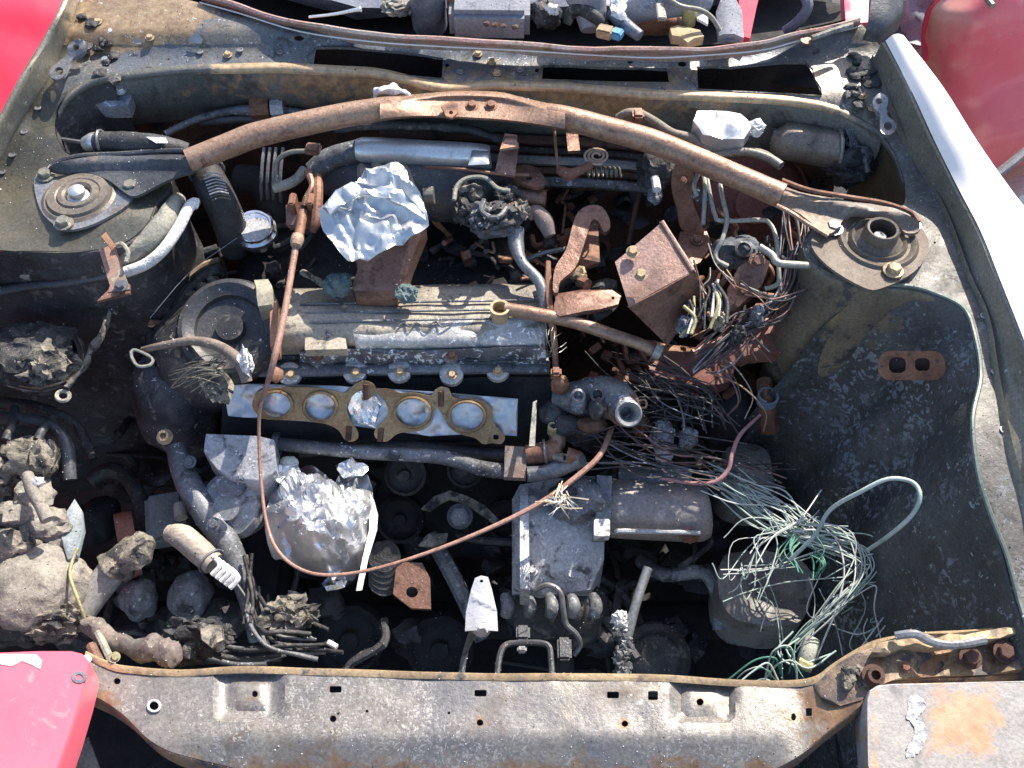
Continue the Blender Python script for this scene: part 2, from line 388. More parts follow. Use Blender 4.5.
def interp(tab, y):
    if y <= tab[0][0]: return tab[0][1]
    for (a, b), (c, d) in zip(tab, tab[1:]):
        if y <= c:
            t = (y-a)/(c-a); t = t*t*(3-2*t); return b+(d-b)*t
    return tab[-1][1]
ZT = [(0, .975), (30, .97), (45, .955), (60, .945), (72, .945), (88, .94), (130, .915), (190, .885), (300, .88), (400, .865), (640, .80)]
def zd(x, y): return interp(ZT, y)
CAR = thing('car_body', 'burnt-out red car body with its hood removed, open around the engine', 'car', Vector((0, .75, .3)))
# cowl panel with three slots
cow_lip = [(110, 76), (180, 69), (250, 67), (330, 69), (385, 73), (440, 86), (500, 84), (560, 86), (650, 93), (780, 99), (830, 107), (868, 124)]
slot1 = [(316, 47), (380, 50), (443, 58), (442, 76), (441, 78), (400, 74), (380, 70), (313, 66)]
slot2 = [(543, 65), (600, 67), (667, 69), (669, 83), (620, 82), (560, 80), (542, 79)]
slot3 = [(697, 67), (730, 67), (760, 64), (806, 62), (815, 78), (822, 95), (790, 93), (698, 89)]
outer = [(p[0], p[1]) for p in cr([(p[0], p[1], 0) for p in cow_lip], 4)] + \
        [(885, 118), (905, 95), (890, 55), (862, 25), (800, 38), (745, 49), (690, 53), (640, 55), (560, 52), (440, 45), (380, 40), (300, 29), (240, 13), (200, 3), (150, -10), (80, -14), (60, 30), (48, 70), (60, 95), (78, 84)]
holes = [slot1, slot2, slot3, circ(299, 38, 5, 3), circ(682, 64, 4.5, 3), circ(447, 65, 2.5, 2), circ(537, 70, 2, 2), circ(630, 55.5+7, 3, 1.3)]
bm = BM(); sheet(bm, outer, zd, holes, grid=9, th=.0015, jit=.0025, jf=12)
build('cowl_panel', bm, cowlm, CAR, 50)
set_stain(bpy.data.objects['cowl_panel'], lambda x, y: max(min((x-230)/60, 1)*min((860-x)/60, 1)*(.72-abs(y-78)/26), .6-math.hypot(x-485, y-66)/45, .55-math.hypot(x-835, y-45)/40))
for sl in (slot1, slot2, slot3):
    c = cr([Vector((p[0], p[1], 0)) for p in sl], 2, True)
    r0 = [P(p.x, p.y, zd(p.x, p.y)+.0015) for p in c]; r0.append(r0[0])
    build('slot_flange', loft(BM(), [r0, [p-Z*.004 for p in r0]], 1), cowlm, CAR)
# bright rolled lip
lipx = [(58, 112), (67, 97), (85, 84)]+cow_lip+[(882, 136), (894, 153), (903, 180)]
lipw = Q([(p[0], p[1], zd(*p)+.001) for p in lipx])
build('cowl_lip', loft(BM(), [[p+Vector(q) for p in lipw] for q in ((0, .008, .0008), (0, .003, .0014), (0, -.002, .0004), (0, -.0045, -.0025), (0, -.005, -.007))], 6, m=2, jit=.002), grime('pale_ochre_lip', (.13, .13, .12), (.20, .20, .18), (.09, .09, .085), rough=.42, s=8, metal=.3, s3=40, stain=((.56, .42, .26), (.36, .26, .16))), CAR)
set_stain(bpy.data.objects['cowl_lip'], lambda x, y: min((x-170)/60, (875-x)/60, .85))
# cowl front, dropping behind the lip
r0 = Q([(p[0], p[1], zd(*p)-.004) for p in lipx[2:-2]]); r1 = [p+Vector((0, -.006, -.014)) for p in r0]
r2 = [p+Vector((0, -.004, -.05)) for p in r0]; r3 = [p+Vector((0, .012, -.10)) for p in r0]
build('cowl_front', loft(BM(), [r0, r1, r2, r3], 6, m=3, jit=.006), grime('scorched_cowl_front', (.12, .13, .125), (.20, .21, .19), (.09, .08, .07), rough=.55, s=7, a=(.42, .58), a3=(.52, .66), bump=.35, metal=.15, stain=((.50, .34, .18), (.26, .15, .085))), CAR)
set_stain(bpy.data.objects['cowl_front'], lambda x, y: max(.75-abs(x-400)/330, .85-abs(x-610)/190)+.15-max(0, y-92-max(0, x-450)*.05)/40)  # scorch ochre that also paints in the lit centre of this face
fr = [p+Vector((0, .03, -.07)) for p in r0]; fr = [Vector((-.62, fr[0].y-.05, fr[0].z))]+fr[:-1]+[fr[-1]+Vector((-.03, .02, 0))]
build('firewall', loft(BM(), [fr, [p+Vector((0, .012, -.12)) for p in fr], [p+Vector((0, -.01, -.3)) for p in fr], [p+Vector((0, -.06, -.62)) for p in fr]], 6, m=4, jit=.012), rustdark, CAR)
# plenum under the slots
p0 = Q([(60, 95, .86), (300, 66, .86), (500, 80, .86), (700, 90, .86), (880, 110, .86)]); p0 = [p+Y*.035 for p in p0]
p1 = [p+Vector((0, .25, -.01)) for p in p0]
build('plenum_floor', loft(BM(), [p0, p1], 3), soot, CAR)
# windscreen base frame: pink-red scorched flange
ws = [(200, -2), (240, 9), (300, 27), (370, 37), (440, 42), (520, 46), (640, 53), (700, 51), (760, 46), (800, 36), (860, 22)]
r0 = Q([(x, y+3, .972) for x, y in ws]); r1 = Q([(x, y-1, .985) for x, y in ws]); r2 = Q([(x, y-5, .985) for x, y in ws]); r3 = [p+Vector((0, .01, -.03)) for p in r2]
build('windscreen_flange', loft(BM(), [r0, r1, r2, r3], 5, m=2, jit=.004), grime('pink_scorched_flange', (.42, .26, .23), (.36, .31, .28), (.26, .16, .10), rough=.5, s=14, a3=(.55, .65), bump=.4), CAR)
bm = BM()
tube(bm, Q([(x, y+4.5, .976) for x, y in ws]), .0011, 6, 4)
build('seam', bm, whiteb, CAR)

# ---- left inner wing with strut tower
wl = [(0, 180), (42, 102), (62, 62), (60, 95), (78, 84), (110, 76)]
lt = [(0, -40)]
ledge = cr([Vector((p[0], p[1], 0)) for p in [(110, 76), (82, 84), (62, 100), (54, 118), (56, 135), (64, 150), (80, 158), (120, 157), (155, 158), (168, 170), (168, 190), (156, 203), (146, 224), (122, 243), (80, 252), (30, 252), (-40, 250), (-160, 262)]], 4)
bore = circ(80, 199, 37, 21, 24)
out = [(p.x, p.y) for p in ledge]+[(-250, 275), (-110, 200), (0, 180-148), (42, 102-45), (62, 35), (75, 60)]
out = [(p.x, p.y) for p in ledge]+[(-260, 330), (-200, 420), (-170, 380), (-100, 290), (-40, 215), (0, 160), (30, 105), (55, 55), (62, 40), (90, 60)]
def ztl(x, y):
    d = math.hypot((x-80)/75, (y-200)/42); return zd(x, y)+.012*max(0, 1-d**2) if d < 1 else zd(x, y)
bm = BM(); sheet(bm, out, ztl, [bore], grid=10, th=.002, jit=.0015, jf=10)
build('inner_wing', bm, towerl, CAR, 50)
lw0 = [P(p.x, p.y, ztl(p.x, p.y)) for p in ledge[::2]]
rows = [lw0, [p+Vector((.004 if i > 9 else 0, -.004, -.012)) for i, p in enumerate(lw0)], [p+Vector((.012, -.01, -.09)) for p in lw0], [p+Vector((.03, -.02, -.34)) for p in lw0], [p+Vector((.05, -.03, -.55)) for p in lw0]]
build('strut_tower', loft(BM(), rows, 3, m=4, jit=.004), char, CAR)
# left gutter, fender
R2 = [(90, -30), (75, 12), (58, 60), (42, 88), (22, 122), (0, 160), (-60, 245), (-150, 370), (-260, 540)]
R3 = [(75, -30), (62, 10), (45, 42), (25, 75), (0, 122), (-35, 190), (-100, 290), (-210, 470), (-330, 660)]
g0 = Q([(x, y, zd(x, y)-.001) for x, y in R2]); g1 = Q([(x+2, y, zd(x, y)+.03) for x, y in R3]); g2 = Q([(x-3, y, zd(x, y)+.032) for x, y in R3])
build('gutter', loft(BM(), [g0, g0[:1]+[a.lerp(b, .3)-Z*.008 for a, b in zip(g0[1:], g1[1:])], [a.lerp(b, .7)-Z*.004 for a, b in zip(g0, g1)], g1, g2], 5, m=2, jit=.001), gutter, CAR)
f0 = [p+Z*.002 for p in g2]
rows = [f0, [p+Vector((-.05, 0, .012)) for p in f0], [p+Vector((-.13, 0, .006)) for p in f0], [p+Vector((-.19, 0, -.05)) for p in f0], [p+Vector((-.23, 0, -.25)) for p in f0], [p+Vector((-.23, 0, -.6)) for p in f0]]
build('fender', loft(BM(), rows, 5, m=4), redp, CAR, 60)

# ---- right inner wing with strut tower
redge = [(868, 124), (880, 133), (893, 150), (904, 180), (905, 200), (897, 208), (860, 203), (830, 212), (808, 232), (803, 247), (812, 265), (843, 280), (870, 286), (910, 287), (937, 295), (964, 310), (975, 340), (980, 378), (972, 420), (977, 472), (990, 515), (1006, 556), (1019, 603), (1030, 640)]
redc = cr([Vector((p[0], p[1], 0)) for p in redge], 4)
out = [(p.x, p.y) for p in redc]+[(1062, 640), (1030, 520), (1012, 440), (1000, 378), (990, 318), (968, 274), (947, 215), (928, 180), (907, 145), (895, 100), (880, 100)]
def ztr(x, y):
    d = math.hypot((x-872)/72, (y-240)/46); return zd(x, y)+(.012*(1-d**2) if d < 1 else 0)
bm = BM(); sheet(bm, out, ztr, [circ(877, 243, 36, 20, 24)], grid=9, th=.002, jit=.0015, jf=10)
build('inner_wing', bm, grime('grey_wing_steel', (.11, .105, .095), (.165, .155, .14), (.07, .068, .065), rough=.55, metal=.1, s=6, a=(.4, .6), a3=(.52, .68), bump=.35, speck=.08, speckc=(.28, .29, .31), flake=(80, 8, (.22, .225, .235))), CAR, 50)
rc0 = [P(p[0], p[1], ztr(*p)) for p in redge[:6]]
build('recess_wall', loft(BM(), [rc0, [p+Vector((.004, 0, -.01)) for p in rc0], [p+Vector((.012, .006, -.08)) for p in rc0], [p+Vector((.0, .0, -.22)) for p in rc0], [p+Vector((-.03, -.02, -.5)) for p in rc0]], 5, m=4, jit=.003), grime('olive_brown_recess', (.24, .18, .10), (.13, .11, .075), (.07, .06, .05), rough=.45, s=9, metal=.2), CAR)
rw0 = [P(p[0], p[1], ztr(*p)) for p in redge[6:15]]
rows = [rw0, [p+Vector((-.003, -.006, -.010)) for p in rw0], [p+Vector((-.006, -.014, -.06)) for p in rw0], [p+Vector((-.012, -.03, -.16)) for p in rw0], [p+Vector((-.02, -.05, -.45)) for p in rw0]]
build('strut_tower', loft(BM(), rows, 5, m=5, jit=.005), grime('scorched_tower_side', (.21, .17, .115), (.10, .09, .075), (.06, .06, .06), rough=.5, s=7, a=(.38, .62), a3=(.55, .62), bump=.3, metal=.2), CAR)
ap = [P(p[0], p[1], ztr(*p)) for p in redge[12:]]+[P(1045, 700, .78)]
rows = [ap, [p+Vector((-.006, -.004, -.008)) for p in ap], [p+Vector((-.025-.02*(i < 5), -.012, -.07)) for i, p in enumerate(ap)],
        [p+Vector((-.06-.03*(i < 5), -.03, -.19)) for i, p in enumerate(ap)], [p+Vector((-.11-.03*(i < 5), -.045, -.34)) for i, p in enumerate(ap)], [p+Vector((-.13, -.05, -.55)) for p in ap]]
APR = build('inner_fender', loft(BM(), rows, 8, m=12, jit=.006), apronm, CAR)
set_stain(APR, lambda x, y: 1.1-math.hypot((x-850)/70, (y-315)/45) if y > 250 else 0)
build('rolled_edge', tube(BM(), [p+Z*.002 for p in ap], .0028, 7, 5), grime('greenish_edge_steel', (.14, .19, .17), (.20, .22, .2), None, rough=.4, metal=.3, bump=.1), CAR)
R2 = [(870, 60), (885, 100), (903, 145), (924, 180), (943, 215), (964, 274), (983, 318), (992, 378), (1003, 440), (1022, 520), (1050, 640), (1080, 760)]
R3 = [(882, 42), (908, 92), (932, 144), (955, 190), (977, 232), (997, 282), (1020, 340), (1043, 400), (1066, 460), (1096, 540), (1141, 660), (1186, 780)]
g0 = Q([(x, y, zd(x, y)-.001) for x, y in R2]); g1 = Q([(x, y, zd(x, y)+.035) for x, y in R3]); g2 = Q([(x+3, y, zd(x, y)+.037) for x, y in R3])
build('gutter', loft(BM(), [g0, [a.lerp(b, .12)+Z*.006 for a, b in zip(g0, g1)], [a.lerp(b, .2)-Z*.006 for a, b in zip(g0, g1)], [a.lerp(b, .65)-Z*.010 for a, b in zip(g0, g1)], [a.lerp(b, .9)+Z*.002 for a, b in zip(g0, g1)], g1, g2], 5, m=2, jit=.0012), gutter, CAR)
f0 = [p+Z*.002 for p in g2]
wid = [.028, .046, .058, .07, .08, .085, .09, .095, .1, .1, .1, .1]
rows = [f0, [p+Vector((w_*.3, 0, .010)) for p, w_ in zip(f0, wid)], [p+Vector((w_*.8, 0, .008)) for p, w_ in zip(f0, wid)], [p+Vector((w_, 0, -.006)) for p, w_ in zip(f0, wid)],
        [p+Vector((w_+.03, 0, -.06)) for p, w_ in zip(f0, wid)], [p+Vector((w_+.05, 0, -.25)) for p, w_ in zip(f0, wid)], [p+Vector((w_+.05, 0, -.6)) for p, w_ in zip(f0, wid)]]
FEN = build('fender', loft(BM(), rows, 5, m=4), grime('bleached_red_paint', (.84, .60, .58), (.90, .84, .80), (.80, .42, .42), rough=.42, s=4, a=(.3, .42), a3=(.6, .75), bump=.04, fine=.05, rvar=.05), CAR, 60)  # red fender coloured near white: the sun glare is painted in
# A pillar
build('pillar', loft(BM(), [Q([(862, 40, .97), (868, 22, 1.0), (872, -20, 1.03), (868, -80, 1.09)]), Q([(878, 42, .975), (886, 22, 1.0), (893, -20, 1.03), (890, -80, 1.09)]), Q([(898, 30, .97), (903, 10, 1.0), (903, -20, 1.025), (905, -80, 1.085)])], 5, m=4), blacksteel, CAR)
# hood hinges
for pl, ho, lab in (([(50, 70), (58, 62), (66, 55), (68, 45), (78, 39), (85, 42), (84, 52), (76, 56), (70, 62), (66, 72), (60, 79), (52, 78)], [circ(59, 71, 4.5, 4), circ(76, 47, 3.5, 3)], 0),
                    ([(873, 100), (880, 93), (888, 98), (887, 108), (888, 116), (897, 124), (892, 134), (882, 133), (880, 124), (880, 114), (874, 108)], [circ(879, 101, 3.6, 3), circ(888, 126, 4.2, 4.2)], 1)):
    bm = BM(); sheet(bm, [(p.x, p.y) for p in cr([Vector((*q, 0)) for q in pl], 3, True)], lambda x, y: zd(x, y)+.018, ho, grid=5, th=.005)
    hg = build('hood_hinge', bm, steel, CAR)
for x, y in ((872, 108), (862, 96), (868, 84), (98, 22), (150, 38), (228, 55), (492, 62), (497, 73), (478, 54)):
    bolt(CAR, P(x, y, zd(x, y)+.001), (0, -.1, 1), .0045, ochre)
# flaked ash crust patches at both cowl corners
for (cx, cy, n_, sp) in ((862, 80, 16, 15), (95, 45, 14, 18)):
    bm = BM()
    for k in range(n_):
        x, y = cx+random.gauss(0, sp*.7), cy+random.gauss(0, sp)
        blob(bm, P(x, y, zd(x, y)+.002), (random.uniform(.004, .011), random.uniform(.004, .011), .004), .5, 2, 2, k)
    build('burnt_crust', bm, char, CAR)
for (x, y, r_) in ((195, 39, 8), (138, 42, 5), (105, 58, 4), (110, 30, 3)):
    bm = BM()
    sheet(bm, [(x+math.cos(a)*r_*random.uniform(.6, 1.1), y+math.sin(a)*r_*.7*random.uniform(.6, 1.1)) for a in [i*.8 for i in range(8)]], lambda x, y: zd(x, y)+.004, grid=4, th=.0008, jit=.001)
    build('paint_flake', bm, glue, CAR)

# ---- front cross member
ctop = [(86, 655), (104, 664), (125, 670), (182, 673), (250, 670), (400, 675), (510, 677), (650, 678), (740, 683), (790, 684), (815, 680), (832, 668), (855, 654), (880, 643), (925, 636), (980, 633), (1040, 624)]
cbot = [(1040, 676), (985, 678), (940, 679), (895, 684), (872, 692), (864, 703), (845, 718), (828, 732), (803, 753), (775, 769), (740, 782), (500, 790), (300, 782), (234, 768), (193, 758), (167, 750), (146, 737), (125, 716), (104, 701), (84, 692)]
def zc(x, y):
    z = .745+.02*max(0, min(1, (x-800)/60))
    z -= max(0, (y-738))*.0005*max(0, min(1, (x-130)/80, (800-x)/50))
    if 215 < x < 283 and 672 < y < 722: z -= .008*min(1, (x-215)/6, (283-x)/6, (722-y)/7)
    if 672 < x < 736 and 680 < y < 723: z -= .010*min(1, (x-672)/6, (736-x)/6, (723-y)/7)
    if 232 < x < 268 and 682 < y < 712: z += .004*min(1, (x-232)/4, (268-x)/4, (712-y)/4, (y-682)/4)
    if 682 < x < 720 and 686 < y < 714: z += .004*min(1, (x-682)/4, (720-x)/4, (714-y)/4, (y-686)/4)
    if x > 840: z += .006*math.sin((x-840)/25)
    return z
hol = [circ(117, 681, 3.5, 3.2), circ(154, 706, 5.5, 5), circ(255, 694, 3, 3.2), rrect(329.5, 686, 341.5, 692.5, 1.5), rrect(474.5, 690, 486.5, 696.5, 1.5), rrect(607, 691.5, 619, 698, 1.5), rrect(648, 691, 658, 700, 1.5),
       circ(333, 718.5, 3.4), circ(367, 711, 1.5), circ(449, 713, 1.5), circ(480, 722.5, 3.3), circ(625, 723.5, 3.3), circ(700, 702, 3.6), circ(793.5, 717, 2.6, 4), rrect(806, 708, 812, 716, 1), circ(828, 695, 3), circ(941.5, 664, 3.4)]
bm = BM()
sheet(bm, [(p.x, p.y) for p in cr([Vector((*q, 0)) for q in ctop], 4)]+[(p.x, p.y) for p in cr([Vector((*q, 0)) for q in cbot], 4)], zc, hol, grid=6, th=.0022, jit=.0016, jf=16)
XM = build('radiator_support', bm, support, CAR, 35)
set_stain(XM, lambda x, y: max(max((.75-math.hypot(x-hx, y-hy)/14) for hx, hy in ((117, 681), (255, 694), (335, 689), (480, 693), (613, 695), (653, 696), (333, 718), (480, 722), (625, 723), (700, 702), (793, 717), (809, 712))), (x-765)/75, (y-752)/40+.2, .35-abs(y-745)/12, (150-x)/70 if y > 690 else 0))
tw = Q([(x, y, zc(x, y)) for x, y in ctop]); bw = Q([(x, y, zc(x, y)) for x, y in cbot])
build('support_lip', loft(BM(), [[p+Vector((0, -.004, .0008)) for p in tw], [p+Vector((0, .0, .0028)) for p in tw], [p+Vector((0, .004, .001)) for p in tw], [p+Vector((0, .005, -.02)) for p in tw], [p+Vector((0, .004, -.05)) for p in tw]], 5, m=2, jit=.001), ochre, XM)
build('support_flange', loft(BM(), [bw, [p+Vector((0, -.003, -.006)) for p in bw], [p+Vector((0, -.004, -.035)) for p in bw], [p+Vector((0, .0, -.055)) for p in bw]], 5, m=2, jit=.002), grime('scorched_flange', (.16, .11, .09), (.28, .18, .11), (.07, .06, .065), rough=.6, s=14, a3=(.52, .62), bump=.5), XM)
# box depth behind the member
rb = grime('rail_top_rust', (.30, .22, .13), (.15, .11, .09), (.07, .07, .075), rough=.6, s=12, a3=(.52, .62), bump=.6)
bm = BM(); sheet(bm, [(812, 684), (835, 664), (858, 652), (882, 645), (915, 641), (945, 643), (975, 640), (1040, 632), (1040, 672), (990, 675), (940, 676), (893, 680), (870, 689), (862, 700), (840, 706), (822, 697)], lambda x, y: zc(x, y)+.004+.004*math.sin(x*.11+y*.07), [circ(941.5, 664, 3)], grid=6, th=.003, jit=.004, jf=30)
build('rail_end', bm, rb, XM)
bm = BM(); sheet(bm, [(872, 652), (878, 643), (910, 634), (950, 633), (1000, 628), (1040, 621), (1040, 628), (1000, 638), (960, 643), (930, 648), (905, 646), (890, 652)], lambda x, y: .79+.003*math.sin(x*.2), grid=5, th=.015, jit=.004, jf=30)
build('rail_flange', bm, ochre, XM)
for (x, y, r_, h_) in ((873, 676, .0085, True), (905, 667, .0045, False), (970, 658, .0085, False), (1004, 652, .0085, False)):
    bolt(CAR, P(x, y, .778), (0, -.25, 1), r_, rustdark if r_ > .006 else rust, hollow=h_)
bm = BM()
for k in range(16): blob(bm, P(845+random.uniform(0, 25), 672+random.uniform(-2, 14), .772), (.005, .006, .005), .7, 2, 2, k)
build('burnt_crust', bm, charlit, CAR)
ring = [P(a_, b_, .7465) for a_, b_ in circ(154, 706, 6, 5.5, 16)]; build('weld_ring', tube(BM(), ring+[ring[0]], .0014, 6, 1, raw=True), chalk, CAR); bolt(CAR, P(115, 657, .75), (.4, -.3, 1), .004, yellm)
bolt(CAR, P(86, 660, .77), (0, 0, 1), .004, chalk)
# inner brace behind, right rail below, left rail end
bm = BM(); loft(bm, [Q([(90, 640, .70), (300, 640, .68), (600, 640, .68), (850, 640, .7)]), Q([(90, 640, .64), (300, 640, .62), (600, 640, .62), (850, 640, .64)])], 3)
bm.free()
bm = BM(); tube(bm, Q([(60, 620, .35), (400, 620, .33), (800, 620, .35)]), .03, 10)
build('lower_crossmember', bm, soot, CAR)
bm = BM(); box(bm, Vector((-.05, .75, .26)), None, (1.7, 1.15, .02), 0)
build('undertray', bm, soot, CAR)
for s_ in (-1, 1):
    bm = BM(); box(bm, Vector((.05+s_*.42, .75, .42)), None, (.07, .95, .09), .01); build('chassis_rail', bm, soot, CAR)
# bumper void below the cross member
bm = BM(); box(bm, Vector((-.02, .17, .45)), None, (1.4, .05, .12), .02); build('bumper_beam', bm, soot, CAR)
# ---- headlight lids
def lid(poly, z, mat, label, hgt):
    base = [P(x, y, z) for x, y in poly]; c = sum(base, Vector())/len(base); bm = BM()
    rows = []
    for sc, dz in ((.93, -hgt), (.995, -.008), (.995, -.002), (.985, 0)):
        rr = [c+(p-c)*sc+Z*dz for p in base]; rows.append(rr+[rr[0]])
    loft(bm, rows, 1); bm.faces.new([bm.verts.new(c+(p-c)*.985) for p in base])
    bmesh.ops.remove_doubles(bm, verts=bm.verts[:], dist=1e-5)
    o = build('headlight_lid', bm, mat, CAR, 30); o['label'] = label; return o
L1 = lid([(-160, 655), (-60, 651), (0, 652), (40, 650.5), (72, 650.5), (82, 653), (87, 659), (88, 667), (81, 695), (69, 735), (55, 775), (34, 830), (-160, 850)], .80, redfade, 'faded red headlight lid at the left of the cross member', .05)
L2 = lid([(870, 760), (866, 715), (866, 700), (869, 690), (877, 685), (890, 683.5), (950, 682), (1040, 680), (1150, 678), (1200, 820), (900, 850), (880, 810)], .79, rocker, 'burnt grey headlight lid with rust patches and a melted white drip', .06)
bm = BM(); sheet(bm, [(-10, 654), (15, 654), (36, 654), (42, 660), (40, 669), (30, 664), (22, 661), (12, 666), (-10, 663)], .8008, grid=5, th=.0006); build('paint_peel', bm, chalk, L1)
bm = BM(); sheet(bm, circ(79, 677, 7.5, 6, 16), .8012, [circ(79, 677, 4, 3, 10)], grid=3, th=.0015); build('lid_washer', bm, steel, L1)
lidm = grime('burnt_lid_paint', (.21, .205, .215), (.27, .25, .23), (.15, .15, .155), rough=.55, metal=.0, s=5, a=(.4, .6), a3=(.55, .72), bump=.2, s3=30, stain=((.40, .25, .15), (.30, .17, .095)), flake=(60, 7, (.30, .295, .29)))
bm = BM(); sheet(bm, [(868, 765), (867.5, 716), (867.5, 700), (870.5, 691), (878, 686.5), (891, 685), (950, 683.5), (1040, 681.5), (1140, 680), (1190, 815), (900, 842), (881, 806)], .7908, grid=5, th=.0006, jit=.0006, jf=20); tp = build('lid_top', bm, lidm, L2)
set_stain(tp, lambda x, y: max(1.45-max(abs(x-962)/34, abs(y-722)/34), .95-max(abs(x-998)/18, abs(y-722)/14), .6-abs(x-875)/14, .5-abs(y-686)/6, (x-1010)/40 if y < 700 else 0))
DR = [(908, 699), (915, 695), (923, 698), (926, 706), (922, 713), (918, 717), (924, 723), (927, 733), (925, 743), (920, 751), (912, 757), (906, 756), (907, 748), (912, 740), (915, 731), (911, 722), (906, 716), (909, 708)]
dr = cr([Vector((*q, 0)) for q in DR], 4, True); dr = [(p.x+random.uniform(-.8, .8), p.y+random.uniform(-.8, .8)) for p in dr]
build('melted_drip', sheet(BM(), dr, .7922, grid=2.2, th=.0014, jit=.0022, jf=160), grime('greyish_drip', (.36, .365, .38), (.48, .48, .49), (.24, .24, .25), rough=.5, s=60, bump=.6, s3=120), L2)
# bracket under the left lid
T = thing('lamp_bracket', 'tan painted lamp bracket with orange plate below the red headlight lid', 'bracket', P(85, 760, .6))
bm = BM(); sheet(bm, [(80, 745), (88, 737), (102, 775), (75, 790)], .66, grid=6, th=.004); build('arm', bm, hosel, T)
bm = BM(); sheet(bm, [(66, 745), (78, 738), (76, 780), (60, 780)], .68, grid=6, th=.004); build('plate', bm, grime('orange_plate', (.6, .25, .08), (.5, .2, .08), None), T)
# ================================================================== strut tops and brace
def strut_top(cx, cy, z, kind, lab):
    c = P(cx, cy, z); k = S(cx, cy, z); T = thing('strut_mount', lab, 'strut mount', c, 'strut mounts on the two towers')
    ax = (0, 0, 1)
    tri = cr([Vector((cx+dx, cy+dy, 0)) for dx, dy in ([(-45, -22), (-20, -24), (30, -22), (52, -12), (48, 5), (20, 22), (-5, 30), (-22, 28), (-40, 10)] if kind == 0 else
             [(-66, -2), (-45, -18), (0, -28), (40, -18), (52, 4), (38, 28), (5, 45), (-14, 44), (-50, 22)])], 4, True)
    build('mount_plate', sheet(BM(), [(p.x, p.y) for p in tri], z+.004, [circ(cx, cy, 30, 17, 20)], grid=8, th=.004, jit=.0006), grime('brown_plate', (.14, .105, .08), (.2, .165, .13), (.07, .06, .05), rough=.7, metal=0, s=16, rvar=.05) if kind else steel, T)
    R = 37*k if kind == 0 else 38*k
    mat = grime('strut_cap_steel', (.12, .105, .09), (.18, .155, .125), (.07, .06, .055), rough=.5, metal=.2, s=20, bump=.15)
    if kind == 0:
        pr = [(.34*R, -.012), (.34*R, .010), (.40*R, .0125), (.52*R, .012), (.56*R, .009), (.60*R, .0105), (.80*R, .010), (.84*R, .006), (.90*R, .0065), (1.02*R, .003), (1.05*R, -.004), (1.0*R, -.02)]
        build('cap', lathe(BM(), c, ax, pr, 40), mat, T)
        build('rod_nut', lathe(BM(), c, ax, [(0, 0), (.3*R, .0), (.3*R, .006), (.22*R, .008), (.22*R, .016), (.12*R, .02), (0, .02)], 18), silver, T)
    else:
        pr = [(.34*R, -.004), (.34*R, .026), (.40*R, .027), (.44*R, .024), (.46*R, .012), (.62*R, .006), (.7*R, .009), (.8*R, .002), (.86*R, .006), (.98*R, .008), (1.06*R, .004), (1.08*R, -.01)]
        build('cap', lathe(BM(), c, ax, pr, 40), grime('sooty_strut_cap', (.06, .055, .05), (.13, .11, .09), None, rough=.5, metal=.3, bump=.3), T)
        build('rod_nut', lathe(BM(), c, ax, [(0, 0), (.3*R, .0), (.3*R, .003), (.17*R, .005), (.16*R, .014), (.08*R, .015), (0, .012)], 14), alu, T)
    return T
T1 = strut_top(80, 199, .892, 0, 'round pressed steel strut mount on the left tower with a bright nut in its hollow')
T2 = strut_top(877, 243, .890, 1, 'sooty stepped strut mount on the right tower with a raised open collar')
for x, y in ((46, 176), (131, 188), (64, 224)): bolt(T1, P(x, y, .897), (0, 0, 1), .0088, gutter, 'stud')
for x, y in ((833, 229), (911, 225), (893, 271)): bolt(T2, P(x, y, .897), (0, 0, 1), .0088, ochre if y > 260 else steel, 'stud')

SB = thing('strut_brace', 'rusty tubular strut brace arching across the whole engine bay between both towers', 'strut brace', P(500, 105, .95))
def px(l): return Q(l)
pts = px([(188, 161, .925), (225, 147, .93), (260, 134, .935), (330, 118, .94), (380, 109.5, .944), (402, 107, .945)])
build('tube', tube(BM(), pts, [.0155, .0165, .0168, .0165, .016, .0145], 18, 5, wob=.02), barm, SB, 60)
pts = px([(548, 114, .945), (566, 118, .945), (600, 127, .94), (650, 141, .935), (690, 157, .93), (740, 178, .925), (782, 196, .92)])
build('tube', tube(BM(), pts, [.0145, .016, .0165, .0165, .0165, .016, .0165], 18, 5, wob=.02), barm, SB, 60)
# flattened middle, pressed from the tube, with a raised rim at the back
xs = (380, 405, 425, 447, 470, 500, 520, 540, 565)
rim = (99, 95.5, 93.5, 91.5, 91, 92.5, 97, 102, 107); fro = (121, 118.5, 117.5, 118, 119.5, 121.5, 123.5, 126, 130)
flat = (0, .3, .7, 1, 1, 1, .8, .35, 0)
R_ = [[], [], [], [], [], []]
for x, a, b, f_ in zip(xs, rim, fro, flat):
    for k, (t, dz) in enumerate(((0, -.014), (0.0, .0+.004*f_), (.16, .013-.006*f_), (.34, .0155-.014*f_), (.92, .006-.004*f_), (1.0, -.012))):
        R_[k].append(P(x, a+(b-a)*t, .945+dz))
build('flat_plate', loft(BM(), R_, 5, m=3, jit=.001), barm, SB, 50)
bm = BM(); sheet(bm, [(441, 106), (450, 101), (458, 103), (458, 112), (452, 118), (446, 116)], .957, [circ(451, 112.5, 2.2, 2, 8)], grid=4, th=.003); build('tab', bm, rust, SB)
for x, y in ((472, 106), (491, 106)): bolt(SB, P(x, y, .948), (0, -.2, 1), .006, rust)
